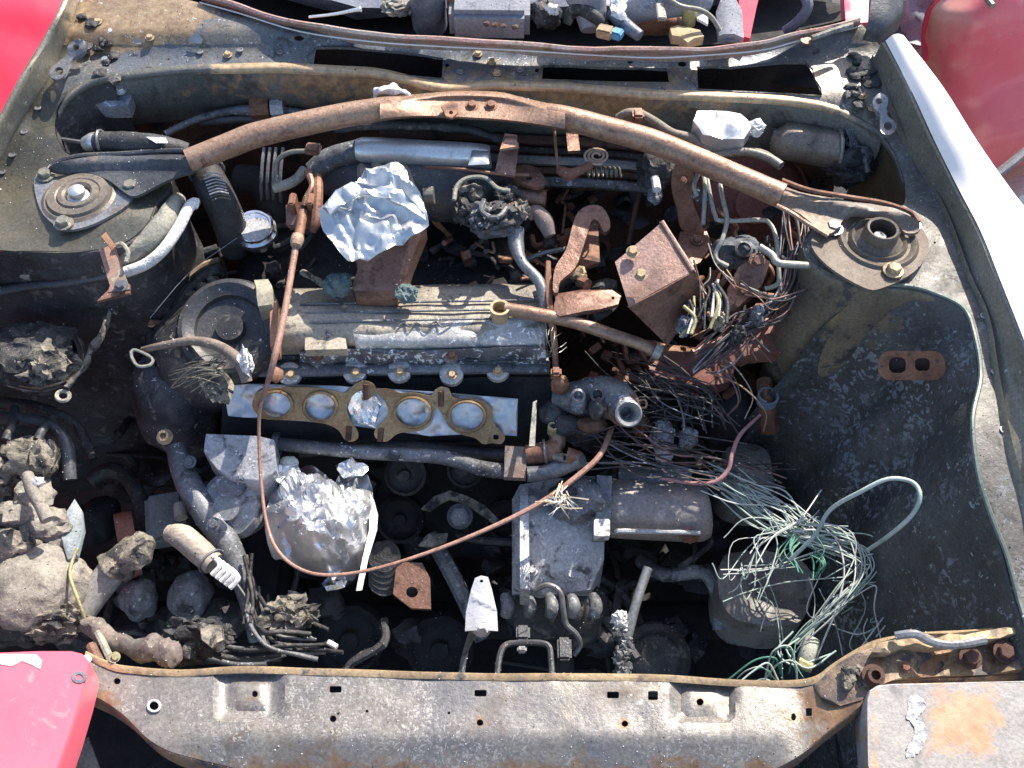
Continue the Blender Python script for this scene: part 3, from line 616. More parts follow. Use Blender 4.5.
# feet
ft = cr([Vector((*q, 0)) for q in [(192, 155), (170, 152), (140, 154), (95, 156), (62, 161), (48, 168), (60, 172), (85, 172), (108, 180), (124, 192), (136, 196), (160, 184), (180, 175), (195, 170)]], 3, True)
build('foot', sheet(BM(), [(p.x, p.y) for p in ft], lambda x, y: .902+.012*math.exp(-((y-160+(x-120)*.02)/7)**2)+.012*max(0, (x-130)/60), [circ(132, 187.5, 2.5, 2, 8)], grid=5, th=.004, jit=.001), blacksteel, SB, 60)
build('foot_flange', tube(BM(), px([(192, 151, .925), (165, 151, .918), (120, 154, .91), (80, 156, .906), (55, 163, .904), (47, 170, .903)]), .0035, 7), blacksteel, SB)
ft = cr([Vector((*q, 0)) for q in [(776, 184), (800, 192), (840, 199), (880, 206), (902, 213), (918, 222), (918, 232), (905, 233), (893, 222), (860, 214), (845, 218), (838, 228), (828, 234), (818, 228), (800, 214), (784, 206), (776, 202)]], 3, True)
build('foot', sheet(BM(), [(p.x, p.y) for p in ft], lambda x, y: .904+.014*math.exp(-((y-203-(x-840)*.18)/8)**2)+.008*max(0, (820-x)/50), grid=5, th=.004, jit=.001), grime('worn_brace_foot', (.22, .155, .11), (.17, .145, .125), (.30, .26, .21), rough=.6, metal=.15, s=14, a3=(.58, .66), bump=.15), SB, 60)
build('foot_flange', tube(BM(), px([(782, 180, .93), (810, 190, .925), (850, 197, .918), (885, 203, .912), (910, 212, .908), (919, 222, .906)]), .003, 7), rust, SB)
build('foot_flange', tube(BM(), px([(776, 205, .92), (790, 212, .915), (805, 222, .91), (820, 231, .906), (828, 236, .904)]), .003, 7), barm, SB)

# ================================================================== engine
EN = thing('engine', 'burnt four cylinder engine with greyish brown valve cover in the middle of the bay', 'engine', P(390, 420, .35))
def vc(y, z, x0=226, x1=548, sl=.0): return Q([(x0, y+2, z), ((x0*2+x1)/3, y, z), ((x0+2*x1)/3, y-2, z), (x1, y-2, z)])
rows = [vc(286, .70, 290, 545), vc(288, .785, 290, 540), vc(295, .797, 288, 546), vc(312, .803, 286), vc(326, .801, 284), vc(334, .796, 282), vc(344, .782, 280), vc(350, .768, 278), vc(354, .758, 276)]
build('valve_cover', loft(BM(), rows, 10, m=3, jit=.004), cover, EN)
rows = [vc(352, .765, 228, 548), vc(356, .745, 228, 548), vc(362, .742, 228, 548), vc(363, .752, 228, 550), vc(371, .754, 228, 550), vc(376, .748, 228, 550), vc(377, .73, 228, 550), vc(384, .715, 228, 550)]
build('cover_rail', loft(BM(), rows, 10, m=2, jit=.002), aludark, EN)
flecked = grime('white_flecked_dark_cast', (.09, .095, .11), (.17, .18, .2), None, rough=.5, metal=.3, s=20, bump=.5, speck=.17, speckc=(.7, .72, .75))
covl = grime('bleached_cast_cover', (.52, .51, .48), (.38, .38, .38), (.2, .2, .21), rough=.45, metal=.25, s=16, bump=.4, speck=.12, speckc=(.85, .85, .86), a3=(.58, .68))
# raised front slabs of the cover
def vslab(x, y):
    v = .0 
    for c_ in (427, 479): v -= .004*math.exp(-((x-c_)/3.5)**2)
    return .8015-(y-322)*.00042-max(0, y-339)**2*.00012+v
build('cover_slab', sheet(BM(), [(352, 330), (364, 324), (400, 321), (470, 319), (543, 317), (545, 346), (480, 349), (420, 350), (356, 350)], vslab, grid=5, th=.014, jit=.0012), covl, EN, 50)
build('cover_face', sheet(BM(), [(300, 352), (352, 349), (420, 350), (545, 346), (546, 360), (420, 364), (300, 364)], lambda x, y: .784-(y-348)*.0019+.004*math.sin(x*.12), grid=5, th=.02, jit=.0015), flecked, EN, 50)
build('cover_slab', sheet(BM(), [(305, 334), (345, 333), (347, 349), (305, 350)], .793, grid=6, th=.014, jit=.001), cover, EN)
for x, y in ((371, 352), (505, 350), (318, 357), (452, 356)):
    build('boss', lathe(BM(), P(x, y+5, .745), (0, -.25, 1), [(.012, 0), (.0115, .022), (.008, .026), (0, .026)], 16), aludark, EN); bolt(EN, P(x, y-1, .772), (0, -.25, 1), .0055, rust)
for x, y in ((291, 375), (400, 372), (452, 375), (498, 371), (356, 373)):
    build('flange_ear', lathe(BM(), P(x, y+2, .738), (0, -.25, 1), [(.016, .004), (.016, .014), (.013, .0155), (0, .0155)], 18), covl, EN); bolt(EN, P(x, y, .756), (0, -.25, 1), .0048, ochre)
for xx in range(3):
    build('cover_groove', tube(BM(), Q([(300+xx*5, 304+xx*9, .8045), (420, 302+xx*9, .8055), (535, 300+xx*9, .8045)]), .0016, 6), aludark, EN)
# casting marks
build('casting_mark', tube(BM(), Q([(398, 326, .8035), (404, 323, .8035), (410, 327, .8035), (416, 323, .8035), (426, 326, .8035), (436, 322, .8035), (442, 327, .8035), (452, 323, .8035)]), .0012, 5), aludark, EN)
# head and block below the cover
bm = BM()
loft(bm, [vc(380, .735, 225, 552), vc(386, .72, 222, 552), vc(440, .655, 222, 550), vc(446, .62, 225, 548), vc(470, .50, 230, 545), vc(560, .36, 230, 545)], 6, m=3, jit=.006)
build('block', bm, soot, EN)
bm = BM(); box(bm, P(390, 350, .62)+Y*.06, None, (.42, .20, .26), .01); build('head', bm, soot, EN)
bm = BM(); box(bm, P(390, 430, .46)+Y*.10, None, (.42, .24, .22), .02); build('crankcase', bm, soot, EN)
def zg(x, y): return .742-.062*(y-385)/55
nv = Vector((0, -.75, .65))
# foil strips behind the gasket ports
bm = BM(); sheet(bm, [(224, 386), (250, 384), (340, 386), (440, 392), (518, 399), (517, 436), (470, 434), (430, 436), (340, 424), (228, 416)], lambda x, y: zg(x, y)+.001, grid=3.5, th=.001, off=nv, jit=.005, jf=60)
FS = build('foil_strip', bm, foilw, EN); FS['label'] = 'dull foil taped over the exhaust ports'
bm = BM(); foil(bm, circ(366, 409, 17, 15, 18), lambda x, y: zg(x, y)+.004, .009, 3, 3, fq=40); build('crumpled_foil_plug', bm, foilm, EN)
GA = thing('exhaust_gasket', 'heat-browned exhaust manifold gasket with round ports along the front of the engine', 'gasket', P(390, 440, .67))
segs = [([(258, 392), (275, 388), (300, 387), (325, 389), (340, 393), (347, 392), (354, 385), (364, 381), (373, 384), (376, 391), (372, 397), (364, 401), (352, 401), (347, 408), (350, 420), (357, 430), (358, 438), (351, 442), (344, 439), (338, 430), (325, 424), (305, 421), (280, 420), (262, 418), (252, 406)], [circ(320, 407, 15.5, 13.5, 22), circ(276, 405, 15, 12.5, 22)]),
        ([(376, 391), (388, 389), (400, 393), (415, 393), (430, 396), (434, 391), (441, 387), (449, 389), (452, 397), (460, 399), (475, 399), (488, 404), (493, 414), (494, 424), (502, 432), (505, 438), (501, 444), (492, 443), (483, 444), (475, 438), (460, 434), (449, 427), (443, 416), (437, 408), (432, 416), (430, 425), (420, 431), (408, 432), (397, 434), (388, 441), (379, 441), (374, 434), (377, 427), (384, 420), (388, 412), (385, 402)], [circ(412.5, 412.5, 17, 14, 22), circ(467, 416.5, 17, 14, 22), circ(496, 437, 3, 3, 10)])]
for ou, ho in segs:
    o_ = [(p.x, p.y) for p in cr([Vector((*q, 0)) for q in ou], 3, True)]
    build('plate', sheet(BM(), o_, lambda x, y: zg(x, y)+.007, ho, grid=5, th=.002, off=nv, jit=.0008), gask, GA, 30)
for x, y, rx, ry in ((276, 405, 16, 13.5), (320, 407, 16.5, 14.5), (412.5, 412.5, 18, 15), (467, 416.5, 18, 15)):
    ring = [P(a, b, zg(a, b)+.009) for a, b in circ(x, y, rx, ry, 24)]; build('port_ring', tube(BM(), ring+[ring[0]], .0022, 6, 1, cap=False, raw=True), gask, GA)
for pl in (((366, 384), (366, 399)), ((441, 391), (441, 406)), ((349, 427), (348, 440)), ((381, 429), (380, 441))):
    build('slot_rust', tube(BM(), [P(*q, zg(*q)+.007) for q in pl], .0042, 8, 3), rustdark, GA)
# coolant pipes under the gasket
CPp = thing('coolant_pipe', 'pair of sooty coolant pipes running under the exhaust gasket to a clamp plate', 'pipe', P(395, 460, .62))
build('pipe', tube(BM(), Q([(276, 444, .66), (300, 446, .665), (360, 452, .665), (440, 457, .665), (480, 468, .665), (510, 472, .665)]), [.0095, .0095, .0095, .01, .0105, .0105], 12), aludark, CPp)
build('pipe', tube(BM(), Q([(300, 452, .63), (400, 445, .64), (460, 452, .645), (512, 455, .65)]), .0085, 12), blacksteel, CPp)
bm = BM(); sheet(bm, [(505, 446), (527, 447), (526, 478), (504, 477)], lambda x, y: .69-(y-445)*.0004, grid=7, th=.008, jit=.001); build('clamp_plate', bm, grime('stained_clamp', (.20, .14, .11), (.2, .21, .22), (.3, .16, .08), s=20), CPp)
build('flange', lathe(BM(), P(277, 444, .66), (1, 0, 0), [(0, -.004), (.017, -.004), (.017, .004), (0, .004)], 14), steel, CPp)
bm = BM(); tube(bm, Q([(527, 455, .68), (548, 452, .685), (560, 447, .69)]), [.014, .015, .013], 12, wob=.1); build('hose_stub', bm, rust, CPp)
bm = BM(); tube(bm, Q([(527, 474, .675), (548, 472, .675), (570, 463, .68), (582, 459, .69)]), [.0105, .011, .012, .011], 12, wob=.1); build('hose_stub', bm, pipe, CPp)
build('nipple', tube(BM(), Q([(555, 456, .69), (565, 458, .70)]), .0058, 10, hollow=.6), brakel, CPp)
build('cock', tube(BM(), Q([(567, 456, .69), (580, 458, .69)]), [.012, .009], 8), rust, CPp)
# timing cover on the left
TC = thing('timing_cover', 'large rounded sooty timing belt cover at the left end of the engine', 'engine cover', P(200, 360, .6))
bm = BM(); blob(bm, P(220, 350, .70), (.095, .085, .085), .10, 1.5, 4, 3); build('dome', bm, grime('blackened_dome', (.04, .042, .048), (.10, .10, .105), (.17, .16, .14), s=14, bump=.5, s3=45, rough=.45, metal=.2), TC)
bm = BM(); blob(bm, P(185, 400, .62), (.062, .08, .10), .18, 1.8, 4, 5); build('lower_case', bm, grime('pitted_dark_case', (.035, .036, .04), (.09, .092, .10), (.2, .19, .18), s=20, bump=.6, speck=.06, s3=50), TC)
arc = lambda cx, cy, rx, ry, a0, a1, z0, z1, n=9: Q([(cx+rx*math.cos(math.radians(a0+(a1-a0)*i/n)), cy-ry*math.sin(math.radians(a0+(a1-a0)*i/n)), z0+(z1-z0)*i/n) for i in range(n+1)])
for rx, ry, r_, m_, z_ in ((72, 92, .0045, ochre, .745), (62, 82, .010, char, .752), (50, 70, .0035, rust, .76), (82, 104, .006, blacksteel, .735)):
    build('rim', tube(BM(), arc(232, 350, rx, ry, 190, 100, z_-.02, z_+.02), r_, 8, 3, wob=.2), m_, TC)
for k in range(7):
    a = math.radians(182-k*12); x, y = 232+56*math.cos(a), 350-75*math.sin(a)
    build('belt_tooth', blob(BM(), P(x, y, .765), (.010, .007, .006), .4, 2, 2, k), charlit, TC)
build('round_housing', lathe(BM(), P(230, 328, .792), (.05, -.35, 1), [(.070, -.03), (.071, .0), (.066, .009), (.060, .011), (.054, .006), (.046, .003), (.044, -.004), (.020, -.006), (.018, .004), (0, .005)], 44, jit=.03), grime('sheen_dark_cast', (.035, .037, .043), (.075, .076, .08), (.14, .125, .10), rough=.42, metal=.35, s=9, speck=.05), TC)
build('lit_edge', sheet(BM(), [(254, 280), (268, 279), (272, 286), (272, 304), (258, 306)], lambda x, y: .835-abs(y-288)*.0005, grid=5, th=.03, jit=.001), grime('cream_scorched_cast', (.42, .38, .28), (.30, .27, .21), (.12, .12, .12), s=18), TC)  # cream piece painted in where the housing's right end catches the sun
build('ridge', sheet(BM(), [(270, 300), (277, 299), (277, 345), (270, 346)], .818, grid=6, th=.03, jit=.001), rust, TC)
for x, y, r_ in ((165, 437, .0075), (246, 371, .006), (152, 322, .0055), (192, 322, .006)): bolt(TC, P(x, y, .74 if y < 400 else .705), (0, -.4, 1), r_, ochre, hollow=(y > 400))
build('pin', tube(BM(), Q([(150, 322, .75), (186, 324, .75)]), .0035, 8), rust, TC)
HP = thing('heater_pipe', 'thin bent copper-grey pipe with a white melted end crossing the timing cover', 'pipe', P(200, 345, .78))
build('pipe', tube(BM(), Q([(143, 350, .77), (160, 346, .79), (190, 341, .80), (215, 345, .81), (235, 357, .815), (243, 368, .81), (247, 382, .80)]), [.0045, .005, .006, .007, .008, .008, .007], 10), grime('pipe_brown', (.27, .22, .18), (.2, .16, .13), (.12, .1, .1), s=25, metal=.2), HP)
build('melted_lump', blob(BM(), P(246, 362, .825), (.008, .012, .017), .9, 3, 3, 8), chalk, HP)
SF = thing('frayed_belt', 'frayed grey belt strands fanning out over the timing cover', 'belt', P(205, 380, .78))
for k in range(34):
    a = random.uniform(-.2, 1); x0, y0 = 222+random.gauss(0, 3), 366+random.gauss(0, 6)
    x1, y1 = 168+random.uniform(0, 35), 372+a*22
    build('strand', tube(BM(), Q([(x0, y0, .80), ((x0+x1)/2+random.gauss(0, 4), (y0+y1)/2-5, .795), (x1, y1, .765)]), .0006, 3, 3), brakel if k % 3 else charlit, SF)
build('burnt_edge', blob(BM(), P(215, 384, .775), (.018, .03, .01), .6, 2, 3, 12, rot=.5), charlit, SF)
# front left cast parts
BK = thing('alternator_bracket', 'chalky grey cast aluminium bracket and arm under the left end of the engine', 'bracket', P(230, 500, .5))
bm = BM(); sheet(bm, [(206, 434), (258, 436), (274, 440), (276, 470), (262, 482), (230, 478), (218, 470), (204, 452)], lambda x, y: .70-(y-434)*.0006, grid=6, th=.05, jit=.003); build('cast_block', bm, alu, BK)
build('arm', tube(BM(), Q([(176, 446, .66), (186, 478, .645), (204, 510, .63), (228, 545, .61), (246, 590, .58), (258, 640, .54)]), [.014, .017, .018, .017, .014, .012], 14, wob=.08), aludark, BK)
build('housing', lathe(BM(), P(240, 505, .60), (-.1, -.5, .8), [(0, 0), (.045, 0), (.046, .03), (.038, .04), (.02, .043), (.018, .05), (0, .05)], 28, jit=.05), alu, BK)
build('boss', lathe(BM(), P(232, 482, .655), (0, -.5, .8), [(0, 0), (.022, 0), (.021, .01), (0, .012)], 20), aludark, BK)
for x, y in ((190, 462), (214, 524)): bolt(BK, P(x, y, .672), (0, -.4, 1), .006, steel)
# foil bulb
FB = thing('foil_wrap', 'shiny crumpled foil bundle wrapped round a port below the coolant pipes', 'foil', P(320, 530, .58))
bm = BM(); foil(bm, [(p_.x, p_.y) for p_ in cr([Vector((*q, 0)) for q in [(276, 488), (290, 470), (312, 466), (332, 474), (352, 466), (370, 480), (374, 508), (371, 540), (362, 566), (344, 580), (318, 577), (290, 568), (272, 556), (268, 522)]], 3, True)],
     lambda x, y: .70-.085*min(1, math.hypot((x-322)/58, (y-522)/66)**2), .020, 2.4, 9, fq=13, folds=55, soft=.6)
build('wrap', bm, grime('greyed_foil', (.60, .62, .65), (.72, .73, .75), None, rough=.38, metal=.85, s=14, bump=.2, fine=.06, rvar=.08), FB, 22)
for k, (x, y, w_, h_) in enumerate(((288, 474, 20, 12), (352, 470, 20, 10), (335, 583, 16, 9))):
    bm = BM(); foil(bm, [(x+(q[0]-x)*random.uniform(.6, 1.15), y+(q[1]-y)*random.uniform(.6, 1.15)) for q in circ(x, y, w_, h_, 10, k)], .652-.0004*(y-480), .010, 3, 10+k, fq=26); build('foil_fold', bm, foilm, FB, 25)
build('tape_strip', sheet(BM(), [(370, 493), (374, 500), (378, 515), (377, 530), (368, 560), (362, 590), (356, 590), (362, 560), (369, 530), (370, 515)], .655, grid=4, th=.0008, jit=.004, jf=30), chalk, FB)
build('pale_cap', blob(BM(), P(289, 462, .655), (.013, .008, .008), .2, 2, 3, 2), grime('greenish_pale_plastic', (.42, .48, .42), (.5, .54, .5)), FB)
# things in the dark below
def simple(name, label, cat, bm, mat, group=None, ang=40): return build(name, bm, mat, None, ang, label, cat, group)
HB = thing('block_plug', 'large dull hexagon bolt in the dark engine block above the white tag', 'bolt', P(460, 520, .58))
build('hexagon', lathe(BM(), P(460, 516, .58), (0, -.6, .8), [(0, 0), (.014, 0), (.014, .012), (.010, .015), (0, .015)], 6), aludark, HB); build('collar', lathe(BM(), P(460, 516, .578), (0, -.6, .8), [(0, 0), (.019, 0), (.018, .004), (0, .005)], 20), blacksteel, HB)
simple('bent_strip', 'ash-coated bent metal strip arching over the hexagon bolt', 'metal strip', sheet(BM(), [(421, 508), (434, 496), (450, 491), (466, 495), (484, 505), (500, 522), (494, 524), (480, 512), (464, 502), (450, 499), (440, 502), (430, 510)], lambda x, y: .60, grid=4, th=.004, jit=.006, jf=30), charlit)
simple('brace_bar', 'dark steel bar slanting down behind the white tag', 'bar', tube(BM(), Q([(430, 535, .52), (455, 580, .5), (482, 640, .46)]), [.012, .012, .010], 8), aludark)
simple('torn_gasket_piece', 'torn ash-coloured gasket scrap left of the slanting bar', 'gasket', sheet(BM(), [(418, 545), (428, 534), (448, 533), (446, 542), (430, 546)], .57, grid=4, th=.003, jit=.004, jf=40), charlit)
RP = simple('anchor_plate', 'pinkish rusty five-sided plate with a round hole low in the bay', 'metal plate', sheet(BM(), [(396, 568), (404, 562), (422, 563), (430, 578), (431, 609), (411, 608), (393, 594)], lambda x, y: .56-(y-560)*.0003, [circ(412, 592, 6, 5.5, 16)], grid=6, th=.005, jit=.001), rustpink)
TG = thing('white_tag', 'small bright white metal flap hanging with its bolt above the cross member', 'metal flap', P(482, 630, .66))
build('flap', sheet(BM(), [(475, 578), (481, 575.5), (488, 577), (492, 590), (497, 612), (498, 631), (482, 630), (465, 631), (466, 612), (471, 590)], lambda x, y: .70-(y-575)*.0006+.0016*math.cos((x-481)/7)+.002*max(0, 1-abs(y-600-(x-480)*.5)/3), [circ(481.5, 581, 2, 1.6, 8)], grid=3, th=.0015, jit=.0006), grime('white_coated_metal', (.68, .69, .73), (.74, .74, .76), (.45, .44, .42), rough=.3, bump=.2, fine=.08, s3=60), TG)
bolt(TG, P(482, 629, .664), (0, -.7, .5), .0075, alu)
build('strap', tube(BM(), Q([(474, 630, .65), (466, 650, .62), (460, 680, .60)]), [.006, .004, .005], 6), aludark, TG)
for i, (x, y, z, r_) in enumerate(((405, 475, .60, .03), (465, 470, .60, .026), (400, 520, .52, .035), (505, 520, .5, .03), (350, 640, .42, .05), (440, 650, .40, .05))):
    simple('freeze_plug' if i < 2 else 'sooty_housing', ['round sooty core plug right of the foil bundle', 'round sooty core plug above the hexagon bolt', 'round sooty casting behind the foil bundle', 'round sooty casting beside the gearbox', 'black round casting low behind the cross member on the left', 'black round casting low behind the cross member under the white flap'][i], 'plug' if i < 2 else 'casting',
           lathe(BM(), P(x, y, z), (0, -.6, .8), [(0, -.03), (r_, -.03), (r_, .0), (r_*.85, .004), (r_*.8, -.006), (r_*.3, -.004), (r_*.25, .008), (0, .008)], 24, jit=.03), char if i < 2 else soot)

# ================================================================== intake side
IN = thing('intake_manifold', 'sooty round intake manifold behind the foil patch, topped by a bright silver tube', 'intake manifold', P(420, 170, .8))
build('runner_body', tube(BM(), Q([(318, 172, .83), (360, 182, .84), (430, 190, .84), (480, 192, .84), (505, 185, .83)]), [.026, .036, .042, .042, .03], 22, wob=.06), blacksteel, IN)
build('silver_tube', tube(BM(), Q([(358, 150, .888), (362, 150, .888), (420, 153, .888), (476, 156, .888), (488, 158, .886), (491, 158, .886)]), [.008, .0175, .018, .0175, .0165, .013], 20, n=3), silver, IN)
build('neck', tube(BM(), Q([(312, 172, .86), (330, 160, .872), (360, 151, .884)]), [.014, .017, .0165], 16), aludark, IN)
bm = BM(); sheet(bm, [(472, 150), (489, 151), (489, 164), (468, 165)], lambda x, y: .909-abs(y-157)*.0006, grid=4, th=.001, jit=.001); build('label', bm, foilw, IN)
bm = BM(); tube(bm, Q([(425, 167, .893), (460, 169, .895), (500, 174, .895), (529, 175, .893)]), .0022, 6); build('rail_wire', bm, rust, IN)
build('runner', sheet(BM(), [(349, 232), (368, 222), (426, 224), (412, 258), (399, 298), (356, 296), (352, 286), (358, 268)], lambda x, y: .875-(y-225)*.0009, grid=8, th=.03, jit=.002), rustpink, IN)
build('runner_foot', sheet(BM(), [(354, 288), (400, 290), (397, 300), (356, 299)], .816, grid=5, th=.02, jit=.002), rust, IN)
for i, (x, y) in enumerate(((362, 168), (376, 162), (404, 166))): build('injector_pipe', tube(BM(), Q([(x, y, .87), (x+2, y+10, .875), (x+6, y+24, .87)]), [.008, .009, .009], 10), grime('tan_pipe', (.34, .29, .24), (.25, .2, .16), None), IN)
build('flange_end', lathe(BM(), P(424, 196, .87), (1, 0, .1), [(0, 0), (.011, 0), (.012, .014), (0, .014)], 10), gutter, IN)
FO = thing('foil_patch', 'sheet of dull foil folded over the throttle opening in front of the silver tube', 'foil', P(373, 215, .86))
bm = BM()
foil(bm, [(p.x, p.y) for p in cr([Vector((*q, 0)) for q in [(322, 208), (336, 192), (352, 182), (366, 172), (384, 165), (404, 168), (409, 182), (420, 196), (428, 220), (424, 228), (402, 240), (378, 255), (352, 262), (344, 258), (332, 242), (323, 230), (320, 218)]], 3, True)],
     lambda x, y: .905-.00045*max(0, y-190)-.0003*max(0, 335-x)+.0010*math.sin((y*.9-x*.35)*.28+2*math.sin(x*.05)), .0085, 2.2, 1, fq=18, folds=75, soft=.38)
build('foil_sheet', bm, foilw, FO, 30)
bm = BM(); foil(bm, [(322, 208), (336, 193), (352, 184), (380, 187), (402, 193), (424, 212), (426, 222), (406, 210), (386, 200), (362, 196), (345, 203), (330, 215)], lambda x, y: .917-.0004*(y-190), .005, 3, 6, fq=36); build('foil_fold', bm, foilw, FO, 30)
for i, (x, y, r_, m_) in enumerate(((338, 285, .016, rock), (407, 294, .013, rock))):
    simple('clod', ['grey-green clod of debris left of the foil patch funnel', 'smaller grey-green clod of debris right of the foil patch funnel'][i], 'debris', blob(BM(), P(x, y, .825), (r_*1.15, r_, r_*.8), .5, 2.2, 4, i), m_, 'debris clods')
simple('hose_scrap', 'burnt split hose end lying left of the rusty funnel on the valve cover', 'hose', tube(BM(), Q([(302, 272, .82), (316, 280, .825), (330, 290, .82), (338, 300, .815), (346, 308, .81)]), [.004, .005, .005, .003, .002], 7, wob=.4), charlit)
# throttle cam / cable clamp
CL = thing('cable_clamp', 'rusty cable bracket left of the foil patch holding the long cable rod', 'bracket', P(305, 215, .82))
box(bm := BM(), P(302, 216, .86), ((1, .05, 0), (0, .8, .5)), (.040, .034, .022), .003); build('block', bm, rustpink, CL)
for dx in (-9, 9): box(bm := BM(), P(303+dx, 206, .875), None, (.009, .022, .03), .002); build('jaw', bm, rust, CL)
build('upright', tube(BM(), Q([(308, 172, .89), (312, 185, .89), (306, 198, .885), (304, 206, .88)]), [.006, .004, .004, .005], 8), rustpink, CL)
build('lever', tube(BM(), Q([(318, 176, .885), (318, 190, .885), (316, 220, .87), (312, 232, .86)]), [.005, .007, .007, .005], 8), rust, CL)
box(bm := BM(), P(313, 149, .90), ((1, -.15, 0), (.15, 1, 0)), (.020, .018, .010), .002); build('clip', bm, rustpink, CL)
CA = thing('throttle_cable', 'long brown cable from the rusty bracket over the valve cover, looping across the bay', 'cable', P(262, 420, .75))
build('rod', tube(BM(), Q([(303, 212, .875), (299, 235, .87), (296, 245, .865)]), [.007, .0065, .006], 10), rust, CA)
build('ferrule', tube(BM(), Q([(298, 236, .872), (297, 241, .871), (296, 246, .87)]), [.008, .009, .007], 10), grime('tan_ferrule', (.4, .28, .2), (.3, .2, .14)), CA)
build('sheath', tube(BM(), Q([(297, 240, .868), (291, 275, .86), (283, 320, .85), (274, 360, .835), (265, 392, .80)]), [.0046, .0044, .0044, .0042, .003], 10), cablem, CA)
build('inner_cable', tube(BM(), Q([(266, 388, .80), (260, 410, .77), (259, 440, .74), (261, 480, .715), (266, 520, .70), (276, 548, .70), (296, 567, .70), (325, 575, .70), (370, 570, .70), (430, 552, .70), (490, 528, .705), (540, 503, .71), (575, 478, .715), (600, 455, .72), (612, 428, .715)]), [.0022]*9+[.0025, .003, .0035, .0038, .0038, .0035], 8), cablem, CA)
build('barrel_nut', lathe(BM(), P(276, 376, .79), (.3, -.4, 1), [(0, 0), (.01, 0), (.01, .01), (.006, .012), (0, .012)], 6), rust, CA)
chrome = grime('tarnished_chrome', (.75, .76, .8), (.85, .86, .88), (.35, .36, .4), rough=.2, metal=.95, s=30, bump=.2, fine=.1)
# chrome cap
CC = thing('filler_cap', 'shiny chrome-like round filler cap left of the rusty cable bracket', 'cap', P(256, 232, .80))
build('cap', lathe(BM(), P(256, 232, .80), (0, -.12, 1), [(0, -.02), (.022, -.02), (.026, -.006), (.0300, -.003), (.0300, .003), (.0265, .006), (.0275, .009), (.0275, .014), (.025, .017), (.022, .017), (.021, .0155), (0, .0155)], 26, jit=.05), chrome, CC, 25)
build('cap_top', lathe(BM(), P(256, 230, .8175), (0, -.12, 1), [(0, 0), (.0205, 0), (.0205, .0015), (0, .002)], 28), alu, CC)
build('filler_neck', tube(BM(), Q([(256, 236, .79), (256, 252, .70)]), .02, 16), char, CC)
# charred connectors
CN = thing('throttle_sensor', 'charred melted throttle housing with blackened connectors right of the silver tube', 'sensor', P(490, 215, .83))
for k, (x, y, z, r, m_) in enumerate(((470, 192, .87, (.022, .016, .016), charlit), (464, 212, .86, (.014, .018, .016), char), (482, 215, .875, (.014, .02, .014), aludark), (500, 215, .87, (.026, .018, .016), char), (508, 196, .87, (.018, .014, .012), char), (521, 210, .87, (.011, .016, .012), charlit), (495, 228, .855, (.03, .012, .014), blacksteel))):
    build('melted_connector', blob(BM(), P(x, y, z), r, .55, 2.4, 4, k+20), m_, CN)
build('casing_rim', tube(BM(), Q([(454, 200, .885), (457, 186, .89), (468, 178, .892), (485, 178, .892), (497, 188, .89), (510, 191, .89)]), .003, 7), hosel, CN)
build('curl', tube(BM(), Q([(484, 200, .893), (481, 210, .893), (490, 217, .893), (500, 216, .893), (506, 208, .89)]), .0035, 7), aludark, CN)
RB = thing('rusty_bracket', 'tall rusty folded bracket standing right of the silver tube', 'bracket', P(506, 165, .86))
build('upright', sheet(BM(), [(500, 148), (519, 143), (515, 176), (495, 172)], lambda x, y: .915-(y-143)*.0006, grid=5, th=.004), rustpink, RB)
build('top_fold', sheet(BM(), [(505, 133), (517, 135), (519, 146), (500, 149)], lambda x, y: .925+.003*math.sin(y*.9), grid=3, th=.004), grime('worn_orange_rust', (.42, .25, .18), (.32, .17, .12), (.5, .36, .28)), RB)
build('ear', sheet(BM(), [(p.x, p.y) for p in cr([Vector((*q, 0)) for q in [(512, 168), (530, 165), (542, 174), (545, 184), (536, 187), (522, 183), (512, 178)]], 3, True)], .885, [circ(529, 179, 3, 2.6, 10)], grid=4, th=.006, jit=.001), rustpink, RB)
RS = thing('rusty_valve', 'small rusty cylinder and elbow fitting right of the charred sensor', 'valve', P(535, 200, .83))
build('cylinder', tube(BM(), Q([(512, 196, .86), (546, 199, .86)]), .013, 14), rustpink, RS)
build('elbow', tube(BM(), Q([(528, 215, .85), (536, 212, .855), (545, 222, .85), (550, 236, .84)]), [.009, .010, .012, .008], 12), grime('grey_brown_rust', (.2, .15, .14), (.26, .2, .18), None), RS)
build('plate', sheet(BM(), [(503, 190), (512, 182), (522, 188), (518, 204), (504, 203)], .872, grid=4, th=.006), rust, RS)
simple('heater_hose', 'grey bent pipe dropping from the charred sensor towards the valve cover', 'pipe', tube(BM(), Q([(516, 228, .85), (516, 244, .84), (522, 262, .835), (538, 280, .825), (544, 298, .815), (544, 318, .80)]), [.011, .011, .0075, .0078, .0085, .0085], 12, wob=.05), pipe)
# cup and rusty rod
CU = thing('breather_pipe', 'rusty pipe with an open flared cup running right from the valve cover end', 'pipe', P(500, 315, .8))
build('cup', lathe(BM(), P(500, 318, .80), (0, 0, 1), [(0, 0), (.012, 0), (.013, .02), (.0135, .022), (.010, .022), (.009, .005), (0, .005)], 20), ochre, CU)
build('pipe', tube(BM(), Q([(505, 309, .815), (530, 313, .815), (570, 321, .81), (610, 334, .80), (640, 344, .79), (655, 352, .78)]), [.009, .0092, .0088, .0085, .008, .0075], 12), barm, CU)
build('stop', lathe(BM(), P(654, 350, .782), (1, -.4, -.2), [(0, 0), (.012, 0), (.011, .01), (0, .012)], 14), brakel, CU)
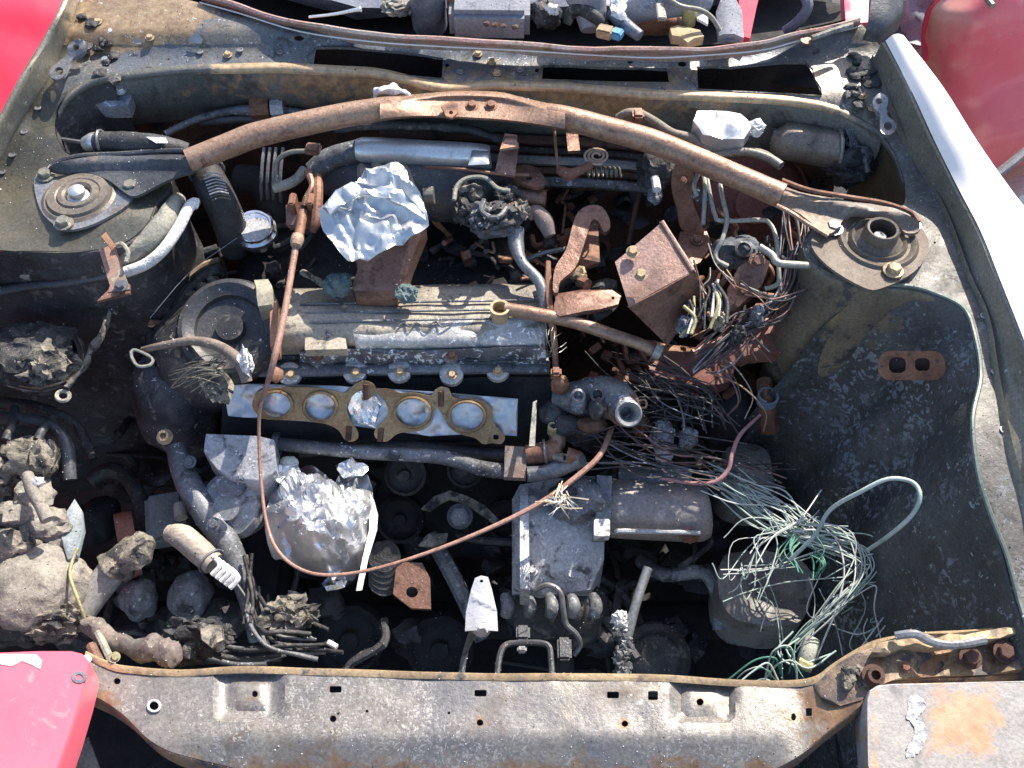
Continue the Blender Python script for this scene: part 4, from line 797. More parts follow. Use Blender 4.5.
# hook bracket
HK = thing('hooked_bracket', 'big rusty hook-shaped engine lifting bracket left of the fallen rusty box', 'bracket', P(575, 290, .8))
hk = cr([Vector((*q, 0)) for q in [(553, 290), (555, 268), (566, 250), (572, 228), (578, 212), (590, 205), (602, 207), (609, 218), (610, 228), (604, 232), (599, 222), (592, 220), (588, 232), (582, 250), (575, 268), (560, 282), (558, 292)]], 3, True)
build('hook', sheet(BM(), [(p.x, p.y) for p in hk], lambda x, y: .86-(y-205)*.0003, grid=5, th=.007, jit=.001), rustpink, HK)
build('web', sheet(BM(), [(588, 222), (598, 224), (600, 262), (584, 268), (578, 262)], .80, grid=6, th=.006), rust, HK)
build('tongue', sheet(BM(), [(556, 294), (580, 290), (612, 290), (621, 296), (618, 304), (600, 309), (560, 316), (553, 312)], lambda x, y: .82+.006*math.sin((x-550)/22), [circ(613, 298, 1.6, 1.6, 8)], grid=6, th=.006, jit=.001), rustpink, HK)
build('post', tube(BM(), Q([(548, 262, .83), (549, 300, .82), (553, 330, .80), (556, 368, .76)]), [.004, .0055, .005, .004], 7, wob=.3), rust, HK)
build('lug', blob(BM(), P(578, 275, .81), (.012, .011, .012), .4, 2, 3, 4), ochre, HK)
build('lug_nut', lathe(BM(), P(580, 282, .81), (.6, -.6, .3), [(0, 0), (.009, 0), (.009, .014), (0, .014)], 6), rustpink, HK)
# rusty box
BX = thing('rusty_box', 'rusty folded steel box lying tilted in the right half of the bay', 'metal box', P(660, 310, .75))
A_ = [P(615, 262, .88), P(662, 222, .90), P(693, 271, .885), P(629, 306, .865)]    # upper face
B_ = [P(629, 308, .865), P(693, 272, .885), P(707, 296, .83), P(667, 345, .79)]
bm = BM()
def quadplate(bm, q, n_off, th, n=8, jit=.0015):
    g_ = []
    for i in range(n+1):
        a = q[0].lerp(q[3], i/n); b_ = q[1].lerp(q[2], i/n); g_.append([a.lerp(b_, j/n) for j in range(n+1)])
    T_ = [[bm.verts.new(p+n_off*jit*noise.noise(p*30)) for p in r] for r in g_]; U_ = [[bm.verts.new(v.co-n_off*th) for v in r] for r in T_]
    for i in range(n):
        for j in range(n):
            bm.faces.new((T_[i][j], T_[i+1][j], T_[i+1][j+1], T_[i][j+1])); bm.faces.new((U_[i][j], U_[i][j+1], U_[i+1][j+1], U_[i+1][j]))
    for i in range(n):
        for (a, b_) in (((i, 0), (i+1, 0)), ((i, n), (i+1, n)), ((0, i), (0, i+1)), ((n, i), (n, i+1))):
            bm.faces.new((T_[a[0]][a[1]], T_[b_[0]][b_[1]], U_[b_[0]][b_[1]], U_[a[0]][a[1]]))
nA = (A_[1]-A_[0]).cross(A_[3]-A_[0]).normalized(); nA = nA if nA.z > 0 else -nA
quadplate(bm, A_, nA, .003); build('top_face', bm, rustpink_lit, BX)
nB = (B_[1]-B_[0]).cross(B_[3]-B_[0]).normalized(); nB = nB if nB.z > 0 else -nB
bm = BM(); quadplate(bm, B_, nB, .003); build('front_face', bm, rustpink, BX)
for i, (x, y) in enumerate(((633, 252), (641, 275))): bolt(BX, P(x, y, .8925-.0001*i), tuple(nA), .006, ochre)
bm = BM(); d_ = Vector((0, .01, -.05)); quadplate(bm, [A_[1], A_[2], A_[2]+d_, A_[1]+d_], X, .003); build('side_face', bm, rustpink, BX)
bm = BM(); tube(bm, [A_[1]+nA*.001, A_[2]+nA*.001], .0028, 8, 4); build('worn_edge', bm, grime('worn_pink_edge', (.52, .33, .27), (.44, .26, .2), None, rough=.4, metal=.3), BX)
# ================================================================== right side of the bay
def pipew(name, label, cat, pts, r, mat, seg=10, wob=0, hollow=0, group=None):
    return simple(name, label, cat, tube(BM(), Q(pts), r, seg, wob=wob, hollow=hollow), mat, group)
BB = thing('brake_servo', 'large round rusty-red brake servo drum half hidden behind the right end of the brace', 'brake servo', P(745, 200, .75))
build('drum', lathe(BM(), P(748, 205, .74), (0, -.7, .72), [(0, -.05), (.085, -.05), (.092, -.02), (.092, .0), (.088, .012), (.070, .030), (.035, .042), (.03, .05), (0, .05)], 40, jit=.01), grime('red_brown_rust', (.20, .07, .055), (.28, .12, .10), (.13, .05, .04), rough=.6, s=9, bump=.3, metal=.1), BB)
build('drum_band', tube(BM(), [P(748, 205, .74)+(lambda a: (X*math.cos(a)+frame(Vector((0, -.7, .72)))[1]*math.sin(a)))(2*math.pi*i/30)*.0935 for i in range(31)], .004, 6, 1, raw=True), rust, BB)
PB = thing('pedal_bracket', 'curved rusty steel strap hanging behind the brace, left of the brake servo', 'bracket', P(690, 190, .75))
build('strap', sheet(BM(), [(p.x, p.y) for p in cr([Vector((*q, 0)) for q in [(675, 166), (693, 170), (692, 188), (694, 205), (704, 230), (700, 232), (682, 226), (677, 205), (672, 185)]], 3, True)], lambda x, y: .90-(y-166)*.0012, grid=5, th=.006, jit=.002), rust, PB)
build('base_plate', sheet(BM(), [(680, 232), (706, 228), (712, 245), (700, 262), (686, 268), (676, 250)], .80, grid=5, th=.006, jit=.003), rustpink, PB)
build('clip', blob(BM(), P(702, 196, .88), (.012, .008, .012), .5, 2, 3, 5), aludark, PB)
bolt(PB, P(683, 180, .885), (0, -.6, .8), .004, rust); bolt(PB, P(697, 240, .803), (0, -.3, 1), .006, rustpink)
BL = thing('brake_lines', 'pale bent brake lines forming a frame below the right end of the brace', 'pipes', P(740, 220, .8))
for pts in ([(706, 172, .90), (710, 195, .89), (715, 215, .88), (722, 221, .88), (760, 220, .88), (770, 224, .875), (776, 238, .87), (778, 262, .86), (779, 280, .85), (775, 286, .845), (765, 289, .84)],
            [(720, 184, .90), (723, 200, .895), (727, 220, .885), (722, 240, .88), (716, 252, .87), (717, 260, .865), (728, 266, .86)],
            [(703, 172, .90), (705, 190, .895), (703, 225, .87)],
            [(698, 174, .905), (694, 186, .90), (697, 196, .89)]):
    build('brake_line', tube(BM(), Q(pts), .0031, 8), brakel, BL)
MC = thing('master_cylinder', 'melted dark master cylinder with a round open port behind the rusty caliper plate', 'brake cylinder', P(735, 250, .78))
build('body', blob(BM(), P(738, 252, .81), (.034, .022, .025), .35, 2, 4, 31), grime('melted_dark_alloy', (.07, .08, .10), (.14, .16, .19), (.04, .04, .04), s=22, bump=.6), MC)
build('port', lathe(BM(), P(744, 249, .832), (0, -.3, 1), [(.012, -.01), (.0125, 0), (.009, .002), (.0075, -.008), (0, -.008)], 20), aludark, MC)
PV = thing('proportioning_valve', 'pinkish rusty valve plate with a big flange bolt at the crossing of the pale lines', 'valve', P(752, 265, .82))
build('plate', sheet(BM(), [(758, 253), (770, 262), (762, 285), (735, 310), (728, 312), (727, 290), (738, 268)], lambda x, y: .872-(y-253)*.0009, grid=5, th=.012, jit=.001), rustpink, PV)
bolt(PV, P(757, 261, .872), (.1, -.5, .9), .0075, rustpink); bolt(PV, P(742, 290, .845), (.1, -.5, .9), .006, rust)
build('outlet_pipe', tube(BM(), Q([(760, 247, .885), (772, 255, .885), (778, 263, .885), (800, 265, .88), (812, 267, .875), (818, 276, .865), (817, 284, .85)]), .0048, 10), brakel, PV)
WM = thing('wiper_motor', 'grey-brown wiper motor cylinder at the back right under the cowl lip', 'motor', P(808, 145, .85))
build('can', tube(BM(), Q([(779, 139, .875), (783, 140, .875), (812, 145, .872), (836, 149, .87), (838, 149, .87)]), [.018, .026, .0275, .0275, .024], 24, n=3), grime('motor_can', (.18, .15, .125), (.26, .22, .18), (.10, .08, .07), s=14, metal=.3, rough=.45), WM)
build('nose', tube(BM(), Q([(772, 136, .878), (782, 139, .877)]), .012, 14), aludark, WM)
ring = [P(836, 149, .87)+(Y*math.cos(a)*.95+Z*math.sin(a))*.029 for a in [2*math.pi*i/24 for i in range(25)]]
build('end_ring', tube(BM(), ring, .0028, 7, 1, raw=True), brakel, WM)
build('gear_case', blob(BM(), P(848, 166, .85), (.035, .025, .03), .5, 2, 4, 40), char, WM)
build('linkage', tube(BM(), Q([(842, 140, .88), (856, 148, .88), (868, 152, .88), (866, 162, .87), (868, 172, .86)]), [.003, .005, .006, .005, .004], 7, wob=.3), aludark, WM)
for i in range(3): build('harness', tube(BM(), Q([(846+i*3, 128, .9), (850+i*2, 138, .89), (852+i*4, 148, .88), (860+i*3, 156, .87)]), .002, 5, wob=.4), aludark, WM)
EC = thing('control_unit', 'melted silver control box in a foil-like casing behind the brace on the right', 'control box', P(725, 125, .88))
bm = BM(); sheet(bm, [(697, 112), (712, 110), (741, 113), (748, 118), (751, 128), (744, 138), (722, 139), (703, 134), (693, 121)], lambda x, y: .935-.0006*max(0, y-122), grid=4, th=.02, jit=.004, jf=55); build('case', bm, silver, EC, 30)
build('case_skirt', sheet(BM(), [(699, 128), (745, 132), (742, 142), (710, 140)], .91, grid=4, th=.015, jit=.006, jf=60), foilm, EC, 30)
build('bracket', box(BM(), P(730, 145, .89), None, (.022, .01, .018), .002), rust, EC)
build('melted_plug', blob(BM(), P(755, 128, .92), (.012, .012, .012), .7, 2.5, 3, 3), chalk, EC)
pipew('clutch_pipe', 'thin tan pipe looping from behind the brace past the silver control box', 'pipe', [(618, 118, .92), (628, 113, .93), (640, 114, .93), (655, 122, .925), (672, 133, .92), (690, 138, .915), (705, 148, .905), (725, 152, .90), (760, 153, .90), (782, 166, .89)], [.006, .0065, .0065, .0065, .0065, .0065, .005, .006, .006, .005], grime('tan_dull_pipe', (.26, .22, .17), (.2, .17, .14), None))
simple('pipe_clip', 'small rusty clip on the tan pipe just above the brace', 'clip', box(BM(), P(638, 116, .935), None, (.016, .02, .016), .003), rustpink)
pipew('vacuum_pipe', 'open-ended tan hose stub pointing at the camera above the right end of the brace', 'hose', [(712, 156, .90), (745, 152, .905), (768, 158, .905), (781, 166, .905)], [.005, .006, .0065, .0065], gutter, hollow=.55)
SP = thing('throttle_return_spring', 'coil spring with a flat spiral disc standing in front of the brace centre', 'spring', P(605, 165, .87))
h = []
for i in range(90): a = i*.55; h.append(P(586+i*.40, 172, .885)+(Y*math.cos(a)+Z*math.sin(a))*.0068)
build('coil', tube(BM(), h, .0013, 5, 1, raw=True), gutter, SP)
h = []
for i in range(50): a = i*.36; r_ = .004+.0145*i/50; h.append(P(597, 156, .905)+Vector((math.cos(a)*r_, math.sin(a)*r_*.8, .002*math.sin(a))))
build('spiral', tube(BM(), h, .0018, 6, 1, raw=True), grime('tan_spring', (.5, .36, .26), (.4, .28, .2), None, rough=.4), SP)
LV = thing('cable_lever', 'rusty lever and thin upright wire between the tall bracket and the spring', 'lever', P(565, 170, .87))
build('wire', tube(BM(), Q([(554, 128, .92), (556, 150, .91), (558, 170, .90)]), .002, 6), rust, LV)
build('lever', tube(BM(), Q([(558, 170, .895), (570, 174, .895), (580, 171, .9), (590, 166, .9)]), [.006, .008, .006, .006], 10, wob=.3), rust, LV)
build('small_plate', sheet(BM(), [(566, 132), (578, 134), (580, 150), (568, 151)], .90, grid=4, th=.005, jit=.002), rustpink, LV)
for i, (y0, z0) in enumerate(((140, .84), (150, .83), (160, .82), (170, .81), (181, .80))):
    pipew('vacuum_rail', ['topmost', 'second', 'third', 'fourth', 'lowest'][i]+' of the sooty horizontal pipes on the firewall behind the intake', 'pipe',
          [(380, y0-6, z0), (450, y0-4, z0), (530, y0, z0), (600, y0+3, z0), (650, y0+8, z0)], .005 if i % 2 else .0075, [rustdark, char, pipe, rustdark, aludark][i], 8, .1, group='sooty pipes along the firewall')
pipew('fuel_hose', 'ashy grey hose lying just below the brace between the silver tube and brace centre', 'hose', [(335, 128, .90), (380, 125, .91), (430, 126, .91), (470, 130, .905), (495, 138, .90), (505, 144, .89)], .0065, char, 10, .25)
for i, (x, y, z, r_, m_) in enumerate(((657, 172, .86, (.028, .03, .025), char), (655, 195, .855, (.010, .014, .010), aludark))):
    simple('relay', ['sooty blue-black relay cluster right of the spring', 'small grey connector nozzle below the sooty relay cluster'][i], 'relay', blob(BM(), P(x, y, z), r_, .4, 2, 4, 50+i), m_)
simple('connector_pin', 'tiny pale connector pin on the sooty relay cluster', 'connector', tube(BM(), Q([(655, 178, .875), (657, 190, .875)]), .006, 8), chalk)
# firewall grommets
for i, (x, y) in enumerate(((577, 195), (596, 245), (625, 200))):
    simple('grommet', ['open round black grommet in the firewall below the spring', 'small round grommet in the firewall behind the hooked bracket', 'small round grommet in the firewall above the rusty box'][i], 'grommet',
           lathe(BM(), P(x, y, .70), (0, -1, .15), [(.030-.008*i, 0), (.030-.008*i, .01), (.024-.008*i, .012), (.018-.006*i, 0), (0, 0)], 24), [char, rustdark, char][i])
simple('firewall_flange', 'brown tapering steel strip hanging on the firewall behind the hooked bracket', 'bracket', tube(BM(), Q([(641, 185, .80), (634, 215, .78), (628, 245, .76)]), .004, 6), rustdark)
pipew('grey_pipe', 'thin grey pipe curving behind the hooked bracket', 'pipe', [(524, 262, .79), (540, 254, .80), (560, 250, .80), (580, 246, .80)], .0035, pipe)
# big rusty arm on right below wires
RA = thing('gear_linkage', 'dark red rusty pressed arm curving from the tower foot across to the wire tangle', 'bracket', P(760, 345, .6))
build('arm', sheet(BM(), [(p.x, p.y) for p in cr([Vector((*q, 0)) for q in [(690, 352), (720, 338), (760, 322), (800, 310), (818, 309), (836, 322), (836, 334), (815, 345), (780, 352), (740, 358), (730, 380), (700, 388), (660, 378), (648, 360), (668, 350)]], 3, True)], lambda x, y: .72-.03*math.cos((x-640)/60), grid=7, th=.02, jit=.008, jf=15), grime('dark_red_rust', (.14, .05, .04), (.20, .085, .06), (.08, .04, .035), s=12, rough=.6), RA)
build('arm_rim', tube(BM(), Q([(692, 352, .735), (722, 338, .735), (760, 322, .735), (800, 309, .735), (820, 308, .735), (838, 324, .73)]), .004, 7, wob=.2), rustpink, RA)
simple('cross_tube', 'rusty red cross tube half hidden under the cup pipe right of the valve cover', 'pipe', tube(BM(), Q([(640, 352, .66), (672, 358, .66), (700, 362, .66)]), .02, 12, wob=.1), rust)
simple('tower_flange', 'upright rusty flange against the inner side of the right tower', 'flange', loft(BM(), [Q([(800, 270, .80), (812, 290, .78), (806, 312, .74)]), Q([(818, 268, .79), (826, 290, .77), (822, 316, .72)])], 5, m=3, jit=.01), rust)
# oval plates
OV = thing('oval_plate', 'rusty oval plate with two slots fixed on the blistered right inner fender', 'plate', P(911, 365, .8))
build('plate', sheet(BM(), rrect(878, 351, 945, 380, 12, 5), lambda x, y: .855-(y-350)*.0012+(x-878)*.0004, [rrect(889, 357, 906, 373, 6, 4), rrect(915, 358, 930, 371, 5, 4), circ(937, 361, 2), circ(882, 366, 1.6)], grid=5, th=.004, off=(-.3, -.5, .8), jit=.0008), rust, OV)
build('backing', sheet(BM(), rrect(887, 354, 934, 377, 6, 3), lambda x, y: .845-(y-350)*.0012+(x-878)*.0004, grid=8, th=.002), soot, OV)
# ================================================================== centre: thermostat housing
TH = thing('thermostat_housing', 'sooty thermostat housing with an open grey outlet right of the exhaust gasket', 'housing', P(600, 410, .65))
build('elbow', tube(BM(), Q([(556, 398, .715), (580, 398, .725), (600, 396, .735), (618, 402, .74), (626, 412, .745)]), [.018, .024, .027, .026, .019], 18, wob=.08), aludark, TH)
build('outlet', lathe(BM(), P(626, 413, .742), (.05, -.6, .8), [(.015, -.02), (.0155, .012), (.0175, .014), (.0175, .022), (.0155, .024), (.011, .018), (.006, -.002), (0, -.004)], 24), grime('grey_outlet', (.26, .27, .28), (.33, .34, .36), None, rough=.4, metal=.4), TH)
ring = [P(624, 409, .748)+(X*math.cos(a)+frame(Vector((.05, -.6, .8)))[1]*math.sin(a))*.0195 for a in [2*math.pi*i/20 for i in range(21)]]
build('hose_clamp', tube(BM(), ring, .0038, 6, 1, raw=True), rust, TH)
build('clamp_ear', tube(BM(), Q([(637, 402, .75), (645, 400, .755), (646, 407, .755), (638, 408, .75)]), .0016, 5), barm, TH)
for k, (x, y, z, r) in enumerate(((560, 385, .75, (.012, .010, .016)), (578, 405, .75, (.012, .013, .014)), (597, 408, .75, (.012, .014, .016)), (592, 425, .72, (.02, .012, .012)), (567, 425, .71, (.02, .014, .014)), (553, 412, .71, (.018, .02, .014)))):
    build('sensor', blob(BM(), P(x, y, z), r, .3, 2, 3, 60+k), [rust, aludark, char, rustdark, char, blacksteel][k], TH)
for x, y, m_ in ((578, 396, aludark), (597, 395, blacksteel)): build('spigot', lathe(BM(), P(x, y, .765), (0, -.5, .8), [(.009, -.012), (.0095, .004), (.0065, .006), (.005, -.002), (0, -.002)], 16), m_, TH)
build('stem', box(BM(), P(556, 374, .765), None, (.014, .014, .018), .003), rust, TH)
simple('dip_strip', 'thin pale upright metal strip between gasket and thermostat housing', 'metal strip', sheet(BM(), [(533, 402), (537, 400), (535, 446), (529, 446)], .735, grid=4, th=.002), hosel)
simple('small_nozzle', 'small yellow-rimmed nozzle left of the thermostat outlet', 'nozzle', tube(BM(), Q([(552, 432, .70), (553, 426, .715)]), .007, 10, hollow=.6), yellm)
simple('drain_elbow', 'orange rusty elbow between thermostat housing and clamp plate', 'elbow', tube(BM(), Q([(556, 428, .70), (557, 442, .69), (548, 452, .685)]), [.010, .012, .013], 12, wob=.15), barm)
# ================================================================== gearbox, starter
GB = thing('gearbox', 'chalky grey aluminium gearbox right of the engine in the middle of the bay', 'gearbox', P(590, 540, .4))
build('bell_housing', sheet(BM(), [(520, 486), (560, 478), (592, 482), (606, 500), (604, 560), (590, 590), (540, 596), (512, 580), (512, 500)], lambda x, y: .62-.0007*max(0, y-520), grid=8, th=.10, jit=.008, jf=18), alu, GB)
build('side_rib', sheet(BM(), [(520, 486), (528, 484), (530, 590), (520, 588)], .64, grid=6, th=.05, jit=.003), alu, GB)
build('cast_lump', blob(BM(), P(580, 500, .63), (.04, .03, .03), .4, 2, 4, 70), aludark, GB)
build('lower_case', blob(BM(), P(560, 612, .50), (.075, .05, .06), .15, 2, 4, 71), char, GB)
for k in range(5): build('cooling_rib', tube(BM(), Q([(505+k*22, 596, .575), (508+k*22, 606, .58), (506+k*22, 616, .57)]), [.007, .009, .008], 9), aludark, GB)
build('breather_loop', tube(BM(), Q([(535, 590, .60), (548, 585, .61), (560, 592, .61), (563, 608, .60), (566, 624, .58), (576, 634, .57), (580, 645, .55), (574, 655, .54)]), .0038, 8), pipe, GB)
for x, y in ((532, 500), (572, 575), (532, 570), (596, 556)): bolt(GB, P(x, y, .625 if y < 520 else .585), (0, -.2, 1), .006, alu)
ST = thing('starter_motor', 'pale rusty starter motor cylinder with a grey strap right of the gearbox', 'motor', P(655, 515, .5))
build('can', tube(BM(), Q([(608, 508, .60), (612, 508, .60), (660, 510, .60), (700, 512, .60), (706, 512, .60)]), [.034, .041, .042, .041, .034], 26, n=3), grime('starter_can', (.34, .28, .25), (.27, .25, .25), (.42, .38, .36), s=12, metal=.2, rough=.5), ST)
build('strap', sheet(BM(), [(597, 475), (612, 476), (611, 520), (606, 538), (592, 538), (596, 515)], lambda x, y: .66-(y-475)*.0006, grid=5, th=.012, jit=.001), pipe, ST)
build('strap_bolt', sheet(BM(), rrect(594, 519, 610, 536, 2), .645, grid=5, th=.012, jit=.001), grime('salted_alloy', (.45, .46, .47), (.6, .6, .62), (.2, .2, .2), s=40, s3=70, a3=(.5, .6)), ST)
build('tie_rod', tube(BM(), Q([(612, 532, .62), (625, 531, .625), (700, 533, .625)]), .0035, 8), alu, ST)
build('solenoid', tube(BM(), Q([(618, 475, .62), (650, 478, .62), (690, 480, .62)]), .017, 16), aludark, ST)
build('terminal', blob(BM(), P(690, 536, .61), (.012, .009, .012), .5, 2, 3, 5), rust, ST)
PB2 = thing('mount_cup', 'grey-brown round mounting cup right of the starter under the wires', 'mount', P(745, 470, .5))
build('cup', lathe(BM(), P(745, 480, .56), (-.05, .45, .9), [(.044, -.05), (.042, 0), (.034, .04), (.030, .045), (0, .046)], 28, jit=.03), grime('cup_steel', (.14, .14, .13), (.22, .21, .19), (.10, .07, .05), s=20, speck=.06), PB2)
build('cup_ring', lathe(BM(), P(745, 484, .55), (-.05, .45, .9), [(.049, -.01), (.050, 0), (.045, .004), (.044, -.01)], 28), blacksteel, PB2)
pipew('air_hose', 'big black collapsed rubber hose under the wire tangle on the right', 'hose', [(690, 395, .62), (710, 400, .63), (730, 412, .62), (722, 440, .56)], [.03, .034, .036, .03], soot, 16, .1)
simple('loom_pole', 'short rusty post wound with blue-grey wire above the mounting cup', 'post', tube(BM(), Q([(765, 380, .68), (766, 400, .67), (768, 428, .62)]), [.011, .012, .015], 9, wob=.3), rust)
simple('wound_wire', 'blue-grey wire wound round the short rusty post', 'wire', tube(BM(), [P(766, 402, .672)+Vector((math.cos(a)*.0135, math.sin(a)*.0135, a*.0006)) for a in [i*.5 for i in range(60)]], .0016, 5, 1, raw=True), grime('blue_grey_wire', (.16, .2, .26), (.22, .26, .32), None))
for i, (x, y, r_) in enumerate(((662, 436, .018), (688, 438, .014), (664, 455, .012), (640, 425, .014))):
    simple('connector_shell', ['grey crumpled connector shell right of the thermostat outlet', 'taller grey connector shell further right under the wires', 'shiny silver melted connector among the wires', 'rusty connector block beside the thermostat outlet'][i], 'connector', blob(BM(), P(x, y, .66), (r_*.9, r_, r_*1.3), .5, 2, 4, 80+i), [alu, alu, chalk, rust][i])
# melted rod
MR = thing('melted_rod', 'pale steel rod with a sooty melted lump at its lower end right of the gearbox', 'rod', P(630, 640, .5))
build('rod', tube(BM(), Q([(648, 568, .60), (637, 600, .59), (628, 635, .575)]), .0065, 10), pipe, MR)
for k in range(9): build('lump', blob(BM(), P(622+random.gauss(0, 2), 618+k*7, .58-k*.002), (.010, .009, .010), .7, 2.6, 3, k), chalk if k in (0, 1) else aludark, MR)
HL = thing('wire_hoop', 'dark rounded wire hoop behind the middle of the cross member', 'hoop', P(523, 660, .55))
build('hoop', tube(BM(), Q([(497, 675, .60), (500, 655, .60), (506, 645, .60), (520, 643, .60), (540, 643, .60), (549, 647, .60), (551, 660, .60), (552, 678, .60)]), .0042, 8), blacksteel, HL)
build('clip', box(BM(), P(522, 650, .60), None, (.012, .008, .01), .002), pipe, HL); build('stem', box(BM(), P(523, 636, .57), None, (.018, .02, .03), .003), blacksteel, HL)
simple('rubber_boot', 'sooty round rubber boot behind the cross member right of the melted rod', 'rubber boot', lathe(BM(), P(655, 660, .48), (0, -.5, .85), [(0, -.02), (.05, -.02), (.05, 0), (.042, .008), (.036, 0), (.028, .006), (0, .006)], 28), char)
simple('flat_post', 'flat dark post right of the wire hoop', 'post', box(BM(), P(563, 662, .55), None, (.018, .03, .1), .003), blacksteel)
# ================================================================== wires
def tangle(name, label, loc, paths, mats, count, spread, r, seed=0, names='wire'):
    T = thing(name, label, 'wires', loc)
    for i, p in enumerate(paths):
        wires(T, Q(p), count, spread, r, mats, seed+i*7, names)
    return T
tangle('burnt_wire_harness', 'burnt dark wire harness running from the thermostat outlet across the starter', P(660, 440, .66),
       [[(612, 425, .72), (625, 440, .71), (660, 455, .69), (700, 462, .68), (750, 468, .67), (790, 478, .66)], [(600, 455, .69), (640, 458, .69), (680, 464, .68), (730, 474, .67)], [(650, 372, .72), (672, 380, .72), (690, 402, .70), (696, 430, .68)], [(640, 380, .73), (665, 388, .72), (700, 398, .71), (712, 415, .69)]],
       [dwire, rwire, dwire, dwire, aludark], 10, .026, .0012, 1)
tangle('copper_wire_loom', 'thick loom of purplish and blue-grey burnt wires curving down from the tower', P(740, 350, .76),
       [[(790, 196, .87), (797, 235, .86), (794, 265, .85), (786, 290, .84), (768, 312, .83), (740, 324, .82), (722, 345, .81), (700, 365, .79)]], [rwire, dwire, grime('blue_grey_wires', (.16, .19, .25), (.25, .28, .34), None), dwire], 18, .014, .0014, 20)
tangle('loose_wire_ends', 'loose stiff burnt wire ends sticking out beside the rusty box', P(720, 300, .8),
       [[(692, 262, .87), (700, 280, .86), (712, 300, .85), (718, 318, .84)], [(712, 245, .86), (722, 265, .86), (735, 280, .855)], [(735, 285, .855), (755, 295, .86), (770, 300, .85), (790, 290, .84)], [(700, 340, .80), (725, 325, .82), (745, 335, .81), (760, 360, .78)], [(715, 365, .76), (735, 372, .77), (750, 395, .75), (745, 410, .72)]],
       [barm, brakel, dwire, rwire], 4, .016, .0011, 40)
tangle('fine_black_wires', 'fan of fine black wires between rusty cross tube and thermostat outlet', P(650, 385, .7),
       [[(622, 368, .72), (650, 374, .73), (680, 386, .72), (705, 400, .70)], [(630, 400, .70), (655, 395, .71), (690, 400, .70)]], [dwire, char], 13, .03, .0009, 60)
tangle('rusty_box_connectors', 'cluster of small black and gold connector wires at the lower corner of the rusty box', P(700, 320, .8),
       [[(688, 305, .84), (694, 318, .84), (686, 332, .83)], [(712, 285, .86), (716, 300, .86), (712, 322, .85)]], [char, yellm, chalk, char], 8, .012, .0022, 70)
for i, (x, y, m_, r_) in enumerate(((684, 326, bluegrey, .010), (694, 318, char, .011), (714, 300, char, .010), (720, 322, grime('cream_plug', (.5, .45, .32), (.38, .34, .26), None), .010), (738, 336, char, .011), (700, 306, char, .009), (757, 315, aludark, .010))):
    simple('melted_plug', ['blue-grey melted plug at the bottom corner of the rusty box', 'black glittering melted plug just above the blue-grey one', 'black upright melted plug right of the rusty box', 'cream melted plug below the upright black plug', 'black plug wrapped in copper wires', 'small black plug at the right corner of the rusty box', 'grey plug among the pale lines below the valve plate'][i], 'plug', blob(BM(), P(x, y, .83 if i < 6 else .84), (r_*.8, r_, r_*1.4), .6, 2.4, 4, 90+i), m_)
pipew('pink_wire', 'single thick pinkish wire curving over the mounting cup', 'wire', [(760, 415, .70), (740, 435, .70), (732, 455, .70), (728, 470, .69), (715, 482, .68), (690, 483, .67), (660, 478, .67)], [.002, .0028, .003, .003, .003, .0025, .002], grime('pink_wire_mat', (.42, .22, .22), (.36, .18, .18), None))
# pale green wires
tangle('pale_wire_bundle', 'large tangled bunch of pale green and white wires at the lower right', P(800, 560, .6),
       [[(715, 475, .66), (745, 490, .66), (780, 505, .66), (805, 530, .67), (835, 535, .67), (858, 545, .66), (864, 570, .65), (845, 595, .64), (820, 620, .62), (800, 645, .60)],
        [(722, 482, .65), (760, 515, .66), (800, 535, .66), (850, 560, .65)]],
       [palew, palew2, palew], 14, .016, .0011, 100)
tangle('loose_pale_wires', 'thin loose pale wires curling around the large pale bunch', P(850, 600, .58),
       [[(805, 530, .66), (765, 545, .65), (745, 575, .64), (735, 570, .64)], [(805, 500, .68), (790, 520, .67), (760, 535, .67), (740, 565, .66)], [(740, 580, .64), (770, 582, .64), (800, 570, .64), (830, 560, .64)],
        [(830, 590, .62), (860, 585, .63), (880, 600, .62), (870, 625, .60), (880, 640, .60)], [(860, 600, .62), (890, 585, .62), (910, 590, .62), (900, 615, .61)], [(790, 580, .63), (795, 610, .61), (802, 640, .60)], [(860, 560, .64), (900, 575, .62), (930, 600, .60)]],
       [palew2, palew, palew], 6, .032, .0009, 130)
for i, (pts, r_) in enumerate((([(790, 560, .68), (815, 535, .72), (830, 510, .76), (860, 492, .80), (888, 479, .82), (912, 482, .82), (920, 496, .82), (912, 515, .80), (890, 535, .76), (868, 550, .70)], .0026), ([(740, 682, .735), (752, 672, .74), (768, 663, .74), (778, 680, .72)], .001))):
    pipew('wire_loop', ['single long pale green wire loop rising above the bunch at the right', 'tiny thin wire curl behind the cross member'][i], 'wire', pts, r_, palew)
tangle('green_wire_curls', 'thin dark green wire curls low behind the right end of the cross member', P(760, 665, .6),
       [[(735, 680, .62), (750, 668, .64), (762, 672, .64), (768, 683, .62)], [(765, 680, .62), (775, 655, .65), (790, 655, .65), (795, 680, .62)], [(795, 640, .62), (785, 655, .62), (800, 672, .62), (830, 660, .62)]], [palew, greenw], 4, .014, .0011, 150)
tangle('green_strands', 'small knot of vivid green wire strands in the middle of the pale bunch', P(800, 555, .66), [[(795, 535, .675), (790, 550, .675), (798, 565, .675)], [(815, 550, .675), (825, 562, .675), (820, 572, .67)]], [greenw], 7, .010, .0013, 170)
WT = thing('wire_conduit', 'short cream conduit sleeve at the lower end of the pale wire bunch', 'sleeve', P(805, 660, .58))
